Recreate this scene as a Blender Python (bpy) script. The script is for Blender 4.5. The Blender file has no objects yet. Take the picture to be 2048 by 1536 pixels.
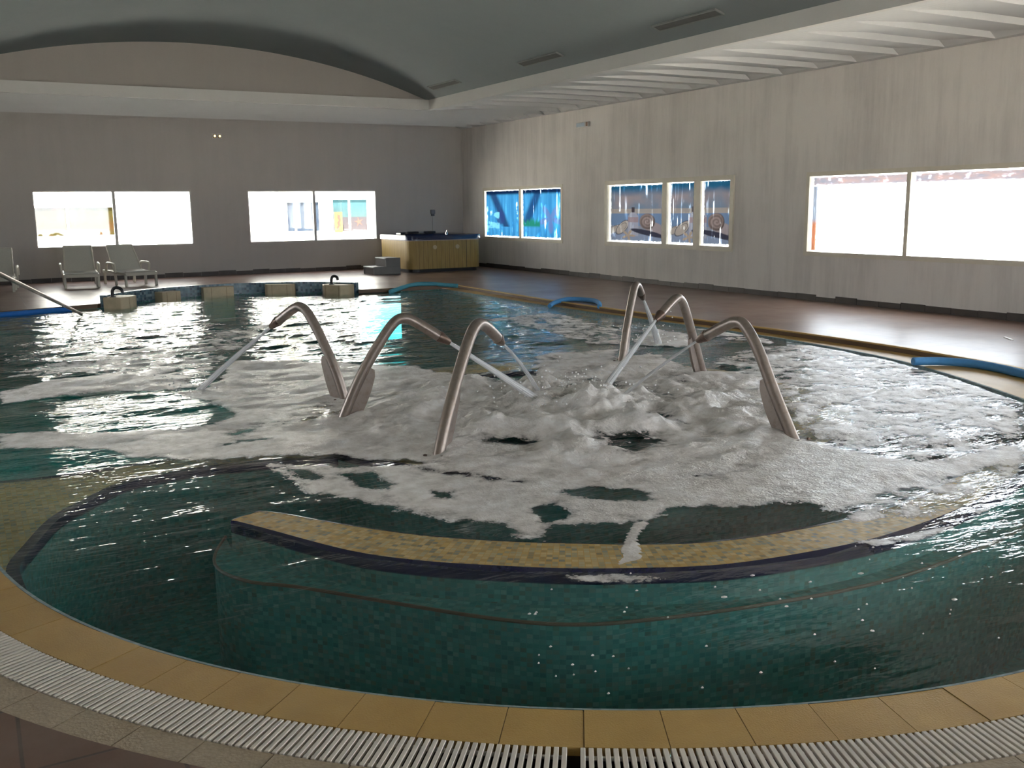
import bpy, bmesh, math, random
import numpy as np
from mathutils import Vector, Matrix
from mathutils.geometry import tessellate_polygon

scn = bpy.context.scene
COL = scn.collection
PI = math.pi
random.seed(7)

# ------------------------------------------------------------------ camera
cam_d = bpy.data.cameras.new('camera')
cam_d.sensor_width = 36.0
cam_d.lens = 1938.19 * 36.0 / 2048.0
cam_d.clip_start = 0.05
cam_d.clip_end = 400
cam = bpy.data.objects.new('camera', cam_d)
COL.objects.link(cam)
cr = (0.8724346, -0.4886054, -0.0110769)
cu = (0.0973559, 0.1515354, 0.9836457)
cf = (0.4789360, 0.8592449, -0.1797734)
cam.matrix_world = Matrix(((cr[0], cu[0], -cf[0], 0.0), (cr[1], cu[1], -cf[1], 0.0),
                           (cr[2], cu[2], -cf[2], 1.6), (0, 0, 0, 1)))
scn.camera = cam

# ------------------------------------------------------------------ daylight
scn.view_settings.view_transform = 'Standard'
scn.view_settings.look = 'None'
scn.view_settings.gamma = 1.0
scn.view_settings.use_curve_mapping = False
scn.view_settings.exposure = 3.56
SKY_STRENGTH = 1.0
scn.cycles.max_bounces = 8
scn.cycles.diffuse_bounces = 4
scn.cycles.glossy_bounces = 3
SUN_STRENGTH = 7.0
world = bpy.data.worlds.new('sky')
scn.world = world
world.use_nodes = True
wb = world.node_tree.nodes['Background']
wb.inputs['Color'].default_value = (0.86, 0.92, 1.0, 1)
wb.inputs['Strength'].default_value = SKY_STRENGTH
sun_d = bpy.data.lights.new('sun', 'SUN')
sun_d.energy = SUN_STRENGTH
sun_d.angle = math.radians(1.0)
sun_d.color = (1.0, 0.95, 0.86)
sun = bpy.data.objects.new('sun', sun_d)
COL.objects.link(sun)
sun.location = (-10, -10, 30)
sun.rotation_euler = Vector((0.22, 0.38, -0.95)).to_track_quat('-Z', 'Y').to_euler()

def portal(center, normal, w, h):
    """daylight portal filling one window opening, so the sky's light through it is sampled well"""
    d = bpy.data.lights.new('window_daylight', 'AREA')
    d.shape = 'RECTANGLE'
    d.size = w
    d.size_y = h
    d.cycles.is_portal = True
    o = bpy.data.objects.new('window_daylight', d)
    COL.objects.link(o)
    o.location = center
    o.rotation_euler = Vector(normal).to_track_quat('-Z', 'Z').to_euler()

# room plan (metres; the deck is z = 0, the camera stands at the origin)
XL, XR, YF, YB, ZC = -3.7, 12.33, -4.0, 24.85, 3.73
ZW = -0.085            # water level
ZP = -0.065            # coping level
WT = 0.26              # wall thickness
SX0, SX1, SY1, SY0 = -0.60, 9.22, 20.15, -1.2      # edges of the ribbed soffit
C0 = (3.74, 5.71)      # centre of the round end of the pool

# ------------------------------------------------------------------ helpers
def tag(o, label, cat, group=None, kind=None):
    o['label'] = label
    o['category'] = cat
    if group: o['group'] = group
    if kind: o['kind'] = kind
    return o

def empty(name, loc=(0, 0, 0), rz=0.0):
    o = bpy.data.objects.new(name, None)
    o.empty_display_size = 0.1
    COL.objects.link(o)
    o.location = loc
    o.rotation_euler = (0, 0, rz)
    return o

class MB:
    def __init__(self):
        self.v, self.f, self.uv = [], [], {}
    def add(self, vs, fs):
        b = len(self.v)
        self.v += [tuple(map(float, p)) for p in vs]
        self.f += [tuple(b + i for i in f) for f in fs]
        return b
    def quad(self, a, b, c, d):
        return self.add([a, b, c, d], [(0, 1, 2, 3)])
    def box(self, x0, x1, y0, y1, z0, z1):
        vs = [(x, y, z) for z in (z0, z1) for x, y in ((x0, y0), (x1, y0), (x1, y1), (x0, y1))]
        self.add(vs, [(3, 2, 1, 0), (4, 5, 6, 7), (0, 1, 5, 4), (1, 2, 6, 5), (2, 3, 7, 6), (3, 0, 4, 7)])
        return self
    def obox(self, p, ax, ay, az):
        """box centred at p with half-extent vectors"""
        p, ax, ay, az = Vector(p), Vector(ax), Vector(ay), Vector(az)
        vs = [p + sx * ax + sy * ay + sz * az for sz in (-1, 1) for sx, sy in ((-1, -1), (1, -1), (1, 1), (-1, 1))]
        self.add(vs, [(3, 2, 1, 0), (4, 5, 6, 7), (0, 1, 5, 4), (1, 2, 6, 5), (2, 3, 7, 6), (3, 0, 4, 7)])
        return self
    def bar(self, a, b, w, h, up=(0, 0, 1)):
        a, b = Vector(a), Vector(b)
        d = (b - a)
        l = d.length
        d.normalize()
        s = d.cross(Vector(up))
        if s.length < 1e-4: s = d.cross(Vector((0, 1, 0)))
        s.normalize()
        t = s.cross(d)
        return self.obox((a + b) / 2, d * l / 2, s * w / 2, t * h / 2)
    def prism(self, pts, z0, z1, top=True, bottom=True, sides=True):
        """vertical extrusion of a plan polygon (counter-clockwise)"""
        n = len(pts)
        b = self.add([(x, y, z0) for x, y in pts] + [(x, y, z1) for x, y in pts], [])
        if sides:
            self.f += [(b + i, b + (i + 1) % n, b + n + (i + 1) % n, b + n + i) for i in range(n)]
        if top or bottom:
            tris = tessellate_polygon([[Vector((x, y, 0)) for x, y in pts]])
            for t in tris:
                (ax, ay), (bx, by), (cx, cy) = (pts[i] for i in t)
                if (bx - ax) * (cy - ay) - (by - ay) * (cx - ax) < 0: t = t[::-1]
                if top: self.f.append(tuple(b + n + i for i in t))
                if bottom: self.f.append(tuple(b + i for i in t[::-1]))
        return self
    def tube(self, pts, rad, n=16, cap=True):
        pts = [Vector(p) for p in pts]
        m = len(pts)
        if not hasattr(rad, '__len__'): rad = [rad] * m
        T = [(pts[min(i + 1, m - 1)] - pts[max(i - 1, 0)]).normalized() for i in range(m)]
        s = T[0].cross(Vector((0, 0, 1)))
        if s.length < 1e-3: s = T[0].cross(Vector((0, 1, 0)))
        s.normalize()
        b = len(self.v)
        for i in range(m):
            s = (s - T[i] * s.dot(T[i])).normalized()
            u = T[i].cross(s)
            for k in range(n):
                a = 2 * PI * k / n
                self.v.append(tuple(pts[i] + (s * math.cos(a) + u * math.sin(a)) * rad[i]))
        for i in range(m - 1):
            for k in range(n):
                k2 = (k + 1) % n
                self.f.append((b + i * n + k, b + i * n + k2, b + (i + 1) * n + k2, b + (i + 1) * n + k))
        if cap:
            self.f.append(tuple(b + k for k in range(n))[::-1])
            self.f.append(tuple(b + (m - 1) * n + k for k in range(n)))
        return self
    def lathe(self, prof, c=(0, 0, 0), n=24):
        b = len(self.v)
        for r, z in prof:
            for k in range(n):
                a = 2 * PI * k / n
                self.v.append((c[0] + r * math.cos(a), c[1] + r * math.sin(a), c[2] + z))
        for i in range(len(prof) - 1):
            for k in range(n):
                k2 = (k + 1) % n
                self.f.append((b + i * n + k, b + i * n + k2, b + (i + 1) * n + k2, b + (i + 1) * n + k))
        self.f.append(tuple(b + k for k in range(n))[::-1])
        self.f.append(tuple(b + (len(prof) - 1) * n + k for k in range(n)))
        return self
    def build(self, name, m, parent=None, smooth=False, bevel=0.0, seg=2, uvs=None):
        me = bpy.data.meshes.new(name)
        me.from_pydata(self.v, [], self.f)
        if uvs is not None:
            lay = me.uv_layers.new(name='UVMap')
            idx = np.empty(len(me.loops), dtype=np.int32)
            me.loops.foreach_get('vertex_index', idx)
            lay.data.foreach_set('uv', np.asarray(uvs, dtype=np.float32)[idx].ravel())
        me.materials.append(m)
        me.validate()
        me.update()
        o = bpy.data.objects.new(name, me)
        COL.objects.link(o)
        if smooth:
            me.polygons.foreach_set('use_smooth', [True] * len(me.polygons))
            try: me.set_sharp_from_angle(angle=math.radians(38))
            except Exception: pass
        if bevel:
            md = o.modifiers.new('bevel', 'BEVEL')
            md.width = bevel
            md.segments = seg
            md.limit_method = 'ANGLE'
            md.harden_normals = False
        if parent is not None:
            o.parent = parent
        return o

def struct(o, label, cat):
    return tag(o, label, cat, kind='structure')

def catmull(pts, sub=6, closed=False):
    P = [np.array(p, float) for p in pts]
    n = len(P)
    out = []
    for i in range(n if closed else n - 1):
        if closed: a, b, c, d = P[i - 1], P[i], P[(i + 1) % n], P[(i + 2) % n]
        else: a, b, c, d = P[max(i - 1, 0)], P[i], P[i + 1], P[min(i + 2, n - 1)]
        for k in range(sub):
            t = k / sub
            out.append(tuple(0.5 * (2 * b + (c - a) * t + (2 * a - 5 * b + 4 * c - d) * t * t + (3 * b - a - 3 * c + d) * t ** 3)))
    if not closed: out.append(tuple(P[-1]))
    return out

def arc(c, r, a0, a1, n):
    return [(c[0] + r * math.cos(math.radians(a0 + (a1 - a0) * i / n)), c[1] + r * math.sin(math.radians(a0 + (a1 - a0) * i / n))) for i in range(n + 1)]

# ---- value noise for geometry
_rng = np.random.default_rng(3)
_TAB = _rng.random((256, 256))
def vnoise(x, y):
    xi, yi = np.floor(x).astype(int), np.floor(y).astype(int)
    fx, fy = x - xi, y - yi
    fx, fy = fx * fx * (3 - 2 * fx), fy * fy * (3 - 2 * fy)
    g = lambda a, b: _TAB[a & 255, b & 255]
    return (g(xi, yi) * (1 - fx) + g(xi + 1, yi) * fx) * (1 - fy) + (g(xi, yi + 1) * (1 - fx) + g(xi + 1, yi + 1) * fx) * fy
def fbm(x, y, o=4):
    s, a, t = 0.0, 0.5, 0.0
    for i in range(o):
        s = s + a * vnoise(x * 2 ** i + 17 * i, y * 2 ** i + 31 * i)
        t += a
        a *= 0.5
    return s / t

# ------------------------------------------------------------------ materials
class N:
    """small wrapper that makes node graphs short to write"""
    def __init__(self, name):
        self.m = bpy.data.materials.new(name)
        self.m.use_nodes = True
        self.t = self.m.node_tree
        self.t.nodes.clear()
        self.out = self.t.nodes.new('ShaderNodeOutputMaterial')
    def n(self, typ, props=None, **inp):
        nd = self.t.nodes.new('ShaderNode' + typ)
        for k, v in (props or {}).items(): setattr(nd, k, v)
        for k, v in inp.items():
            key = int(k[1:]) if k[0] == '_' and k[1:].isdigit() else k.replace('__', ' ')
            self.set(nd.inputs[key], v)
        return nd
    def set(self, sock, v):
        if isinstance(v, bpy.types.NodeSocket): self.t.links.new(v, sock)
        elif isinstance(v, bpy.types.Node): self.t.links.new(v.outputs[0], sock)
        elif hasattr(v, '__len__') and len(v) == 3 and sock.type == 'RGBA': sock.default_value = (*v, 1)
        else: sock.default_value = v
    def math(self, op, a, b=0.0, c=0.0):
        return self.n('Math', {'operation': op}, _0=a, _1=b, _2=c).outputs[0]
    def mix(self, fac, a, b, blend='MIX'):
        nd = self.n('Mix', {'data_type': 'RGBA', 'blend_type': blend})
        self.set(nd.inputs[0], fac)
        self.set(nd.inputs[6], a)
        self.set(nd.inputs[7], b)
        return nd.outputs[2]
    def ramp(self, fac, stops, interp='LINEAR'):
        nd = self.n('ValToRGB', Fac=fac)
        cr_ = nd.color_ramp
        cr_.interpolation = interp
        while len(cr_.elements) < len(stops): cr_.elements.new(0.5)
        for e, (p, c) in zip(cr_.elements, stops):
            e.position = p
            e.color = (*c, 1) if hasattr(c, '__len__') else (c, c, c, 1)
        return nd.outputs[0]
    def coord(self, kind='Object', scale=(1, 1, 1), loc=(0, 0, 0), rot=(0, 0, 0)):
        tc = self.n('TexCoord')
        return self.n('Mapping', Vector=tc.outputs[kind], Scale=scale, Location=loc, Rotation=rot).outputs[0]
    def noise(self, vec, scale=5.0, detail=4.0, rough=0.55, dist=0.0):
        return self.n('TexNoise', Vector=vec, Scale=scale, Detail=detail, Roughness=rough, Distortion=dist).outputs[0]
    def bump(self, h, strength=0.3, dist=0.02):
        return self.n('Bump', Height=h, Strength=strength, Distance=dist).outputs[0]
    def schlick(self, f0, normal=None):
        lw = self.n('LayerWeight', Blend=0.5)
        if normal is not None: self.set(lw.inputs['Normal'], normal)
        return self.math('MULTIPLY_ADD', self.math('POWER', lw.outputs['Facing'], 5.0), 1.0 - f0, f0)
    def pbr(self, col, rough=0.5, metal=0.0, normal=None, spec=0.5, **kw):
        b = self.n('BsdfPrincipled')
        self.set(b.inputs['Base Color'], col)
        self.set(b.inputs['Roughness'], rough)
        self.set(b.inputs['Metallic'], metal)
        self.set(b.inputs['Specular IOR Level'], spec)
        for k, v in kw.items(): self.set(b.inputs[k.replace('__', ' ')], v)
        if normal is not None: self.set(b.inputs['Normal'], normal)
        return b.outputs[0]
    def done(self, sh, vol=None):
        self.t.links.new(sh, self.out.inputs['Surface'])
        if vol is not None: self.t.links.new(vol, self.out.inputs['Volume'])
        return self.m

def plain(name, col, rough=0.5, metal=0.0, var=0.06, scale=8.0, spec=0.5, bump=0.0):
    m = N(name)
    v = m.coord()
    nz = m.noise(v, scale, 4)
    c = m.mix(nz, tuple(max(0, x * (1 - 2 * var)) for x in col), tuple(min(1, x * (1 + 2 * var)) for x in col))
    nb = m.bump(m.noise(v, scale * 6, 3), bump, 0.01) if bump else None
    return m.done(m.pbr(c, rough, metal, nb, spec))

def wall_mat(name, col, dirt, streak):
    m = N(name)
    big = m.noise(m.coord(scale=(0.35, 0.35, 0.5)), 2.0, 5)
    st = m.noise(m.coord(scale=(1.3, 1.3, 0.12)), 2.2, 7, 0.72)
    fine = m.noise(m.coord(), 40, 3)
    s = m.ramp(m.math('MULTIPLY', st, m.math('ADD', big, 0.5)), [(0.42, 0.0), (0.80, streak)])
    c = m.mix(s, col, dirt)
    c = m.mix(m.math('MULTIPLY', big, 0.25), c, tuple(x * 0.82 for x in col))
    return m.done(m.pbr(c, 0.9, 0, m.bump(fine, 0.15, 0.01), 0.2))

def mosaic(name, cols, grout, t=0.03, rough=0.25, gw=0.10, spec=0.5):
    """square mosaic tiles of random shades laid along the UV map (in metres)"""
    m = N(name)
    uv = m.coord('UV', scale=(1 / t, 1 / t, 1))
    sp = m.n('SeparateXYZ', Vector=uv)
    fx = m.math('FRACT', sp.outputs[0]); fy = m.math('FRACT', sp.outputs[1])
    cell = m.n('VectorMath', {'operation': 'FLOOR'}, _0=uv).outputs[0]
    wn = m.n('TexWhiteNoise', {'noise_dimensions': '2D'}, Vector=cell).outputs[0]
    n = len(cols)
    tot = sum(w for w, _ in cols)
    acc, stops = 0.0, []
    for w, c in cols:
        stops.append((acc / tot, c)); acc += w
    c = m.ramp(wn, stops, 'CONSTANT')
    wn2 = m.n('TexWhiteNoise', {'noise_dimensions': '3D'}, Vector=m.n('VectorMath', {'operation': 'ADD'}, _0=cell, _1=(7.3, 2.1, 5)).outputs[0]).outputs[0]
    c = m.mix(m.math('MULTIPLY', wn2, 0.35), c, (0.02, 0.02, 0.02), 'MIX')
    ex = m.math('MINIMUM', m.math('MINIMUM', fx, m.math('SUBTRACT', 1.0, fx)), m.math('MINIMUM', fy, m.math('SUBTRACT', 1.0, fy)))
    g = m.math('LESS_THAN', ex, gw / 2)
    c = m.mix(g, c, grout)
    big = m.noise(m.coord(), 3.0, 3)
    c = m.mix(m.math('MULTIPLY', big, 0.3), c, tuple(x * 0.5 for x in grout))
    return m.done(m.pbr(c, rough, 0, m.bump(m.math('SUBTRACT', 1.0, g), 0.2, 0.003), spec))

M = {}
M['wall'] = wall_mat('painted_wall', (0.47, 0.445, 0.42), (0.31, 0.295, 0.28), 0.25)
M['wall_streaked'] = wall_mat('damp_streaked_wall', (0.66, 0.62, 0.58), (0.32, 0.30, 0.285), 0.55)
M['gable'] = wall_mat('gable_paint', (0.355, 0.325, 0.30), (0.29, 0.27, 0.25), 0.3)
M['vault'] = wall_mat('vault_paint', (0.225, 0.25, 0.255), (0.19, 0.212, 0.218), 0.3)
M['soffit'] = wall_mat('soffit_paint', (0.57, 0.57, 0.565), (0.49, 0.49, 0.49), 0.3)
M['fascia'] = wall_mat('fascia_paint', (0.56, 0.55, 0.53), (0.48, 0.47, 0.45), 0.3)
M['frame'] = plain('cream_frame', (0.58, 0.53, 0.43), 0.5)
M['mullion'] = plain('grey_frame', (0.50, 0.48, 0.45), 0.5)
M['steel'] = None

def floor_mat():
    m = N('brown_floor_tiles')
    v = m.coord(rot=(0, 0, 0.0), scale=(1, 1, 1))
    br = m.n('TexBrick', {'offset': 0.0}, Vector=v, Scale=1.0, Color1=(0.165, 0.090, 0.060), Color2=(0.130, 0.070, 0.047), Mortar=(0.05, 0.035, 0.028))
    br.inputs['Mortar Size'].default_value = 0.006
    br.inputs['Brick Width'].default_value = 0.42
    br.inputs['Row Height'].default_value = 0.42
    nz = m.noise(m.coord(), 3.0, 6, 0.6)
    c = m.mix(m.ramp(nz, [(0.35, 0.0), (0.75, 0.75)]), br.outputs[0], (0.22, 0.155, 0.12))
    wet = m.noise(m.coord(), 0.8, 4)
    r = m.math('MULTIPLY_ADD', m.ramp(wet, [(0.15, 0.0), (0.85, 1.0)]), 0.18, 0.25)
    return m.done(m.pbr(c, r, 0, m.bump(m.math('ADD', nz, m.math('MULTIPLY', br.outputs[1], -0.6)), 0.25, 0.006)))
M['floor'] = floor_mat()

def coping_mat(name, col, ribs):
    m = N(name)
    nz = m.noise(m.coord(), 6, 5)
    c = m.mix(nz, tuple(x * 0.82 for x in col), tuple(x * 1.12 for x in col))
    st = m.ramp(m.noise(m.coord(scale=(1, 1, 1)), 1.6, 6, 0.7), [(0.45, 0.0), (0.75, 0.55)])
    c = m.mix(st, c, (col[0] * 0.72, col[1] * 0.62, col[2] * 0.45))
    h = m.noise(m.coord(), 140, 2)
    if ribs:
        ch = m.n('TexVoronoi', Vector=m.coord(), Scale=75.0).outputs[0]
        h = m.math('ADD', h, ch)
        c = m.mix(m.math('MULTIPLY', ch, 0.5), c, tuple(x * 0.6 for x in col))
    return m.done(m.pbr(c, 0.45, 0, m.bump(h, 0.35, 0.004), 0.4))
M['coping'] = coping_mat('cream_coping_tiles', (0.50, 0.32, 0.10), False)
M['grip'] = coping_mat('ribbed_cream_tiles', (0.46, 0.37, 0.26), True)
M['grout'] = plain('brown_grout', (0.16, 0.10, 0.05), 0.9)
M['riser'] = plain('brown_riser_tiles', (0.115, 0.062, 0.03), 0.5, var=0.15, scale=5)
M['cream_mosaic'] = mosaic('cream_mosaic', [(10, (0.66, 0.52, 0.26)), (6, (0.60, 0.42, 0.16)), (4, (0.54, 0.49, 0.30)), (3, (0.30, 0.33, 0.26)), (2, (0.37, 0.32, 0.18))], (0.55, 0.33, 0.09), 0.031, rough=0.4, spec=0.15)
M['pool_mosaic'] = mosaic('green_mosaic', [(6, (0.085, 0.25, 0.23)), (5, (0.11, 0.28, 0.25)), (4, (0.07, 0.21, 0.20)), (3, (0.14, 0.28, 0.245)), (2, (0.11, 0.19, 0.15))], (0.08, 0.21, 0.195), 0.03, rough=0.6, spec=0.03)   # wet tiles seen through water hardly shine
M['blue_mosaic'] = mosaic('blue_grey_mosaic', [(5, (0.16, 0.27, 0.33)), (5, (0.08, 0.15, 0.21)), (3, (0.26, 0.36, 0.41)), (2, (0.05, 0.08, 0.12))], (0.16, 0.21, 0.24), 0.05)
M['band'] = mosaic('waterline_mosaic', [(5, (0.26, 0.36, 0.37)), (4, (0.22, 0.31, 0.32)), (3, (0.30, 0.40, 0.40))], (0.20, 0.28, 0.28), 0.03, rough=0.7)
M['navy'] = plain('navy_edge_tiles', (0.014, 0.014, 0.045), 0.15, var=0.2, scale=20)
M['slat'] = plain('white_grate_plastic', (0.72, 0.66, 0.58), 0.45, var=0.05)
M['dark'] = plain('dark_gutter', (0.045, 0.035, 0.03), 0.7)
M['block'] = plain('cream_block_tiles', (0.50, 0.40, 0.26), 0.5, var=0.14, scale=7)
M['black'] = plain('black_plastic', (0.012, 0.012, 0.014), 0.35)
M['base'] = plain('dark_skirting', (0.055, 0.045, 0.04), 0.5, var=0.25, scale=4)

def steel_mat():
    m = N('brushed_steel')
    v = m.coord(scale=(6, 6, 60))
    nz = m.noise(v, 6, 3)
    spots = m.ramp(m.noise(m.coord(), 26, 5, 0.6), [(0.5, 0.0), (0.8, 0.6)])
    c = m.mix(spots, (0.34, 0.285, 0.25), (0.19, 0.13, 0.10))
    r = m.math('MULTIPLY_ADD', nz, 0.18, 0.30)
    return m.done(m.pbr(c, r, 0.85, m.bump(nz, 0.05, 0.003)))
M['steel'] = steel_mat()
M['rust'] = plain('stained_nozzle', (0.16, 0.11, 0.085), 0.4, 0.7, var=0.25, scale=30)
M['noodle_blue'] = plain('blue_foam', (0.06, 0.24, 0.50), 0.7, var=0.08, scale=30, bump=0.2)
M['noodle_teal'] = plain('teal_foam', (0.08, 0.34, 0.44), 0.7, var=0.08, scale=30, bump=0.2)
M['noodle_deep'] = plain('deep_blue_foam', (0.01, 0.14, 0.50), 0.6, var=0.1, scale=20)

def glass_mat():
    m = N('window_glass')
    fr = m.schlick(0.08)
    sh = m.n('MixShader', _0=fr, _1=m.n('BsdfTransparent', Color=(0.97, 0.985, 0.98)).outputs[0], _2=m.n('BsdfGlossy', Color=(1, 1, 1), Roughness=0.02).outputs[0])
    return m.done(sh.outputs[0])
M['glass'] = glass_mat()

def water_mat():
    m = N('pool_water')
    v = m.coord()
    at = m.n('Attribute', {'attribute_name': 'chop'}).outputs['Fac']
    n1 = m.noise(m.coord(scale=(0.55, 1.9, 1)), 6.0, 3, 0.5, 0.25)
    n2 = m.noise(m.coord(scale=(0.7, 1.7, 1)), 20.0, 2, 0.5, 0.2)
    h = m.math('ADD', n1, m.math('MULTIPLY', n2, 0.28))
    b = m.n('Bump', Height=m.math('MULTIPLY', h, at), Strength=1.0, Distance=0.03).outputs[0]
    fr = m.schlick(0.02, b)
    tr = m.n('BsdfTransparent', Color=(0.95, 0.99, 0.985)).outputs[0]
    gl = m.n('BsdfGlossy', Color=(1, 1, 1), Roughness=0.025, Normal=b).outputs[0]
    sh = m.n('MixShader', _0=fr, _1=tr, _2=gl).outputs[0]
    vol = m.n('VolumeAbsorption', Color=(0.04, 0.90, 0.885), Density=0.42).outputs[0]
    return m.done(sh, vol)
M['water'] = water_mat()

def foam_mat():
    m = N('water_foam')
    d = m.n('Attribute', {'attribute_name': 'foam_cover'}).outputs['Fac']
    n0 = m.noise(m.coord(), 2.6, 4, 0.62, 0.2)
    n1 = m.noise(m.coord(), 9.0, 5, 0.62, 0.15)
    n2 = m.noise(m.coord(), 60.0, 2, 0.6)
    nn = m.math('ADD', m.math('MULTIPLY', n0, 0.55), m.math('ADD', m.math('MULTIPLY', n1, 0.45), m.math('MULTIPLY_ADD', n2, 0.16, -0.08)))
    nn = m.math('MULTIPLY_ADD', m.math('SUBTRACT', nn, 0.5), 2.1, 0.5)
    x = m.math('SUBTRACT', m.math('ADD', m.math('MULTIPLY', d, 1.12), nn), 1.0)       # solid where the cover beats the noise
    a = m.ramp(m.math('MULTIPLY_ADD', x, 1.6, 0.5), [(0.36, 0.0), (0.62, 0.72), (0.95, 1.0)])
    a = m.math('MULTIPLY', a, m.math('MULTIPLY_ADD', n1, 0.5, 0.68))
    a = m.math('MINIMUM', a, 0.985)
    c = m.ramp(m.math('ADD', m.math('MULTIPLY', n1, 0.6), m.math('MULTIPLY', n0, 0.4)), [(0.30, (0.60, 0.54, 0.49)), (0.50, (0.83, 0.775, 0.735)), (0.68, (0.95, 0.93, 0.92))])
    h = m.math('ADD', m.math('MULTIPLY', n1, 0.8), m.math('MULTIPLY', n2, 0.22))
    b = m.bump(h, 0.9, 0.045)
    df = m.pbr(c, 0.38, 0, b, 0.5)
    tr = m.n('BsdfTransparent').outputs[0]
    return m.done(m.n('MixShader', _0=a, _1=tr, _2=df).outputs[0])
M['foam'] = foam_mat()

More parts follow.
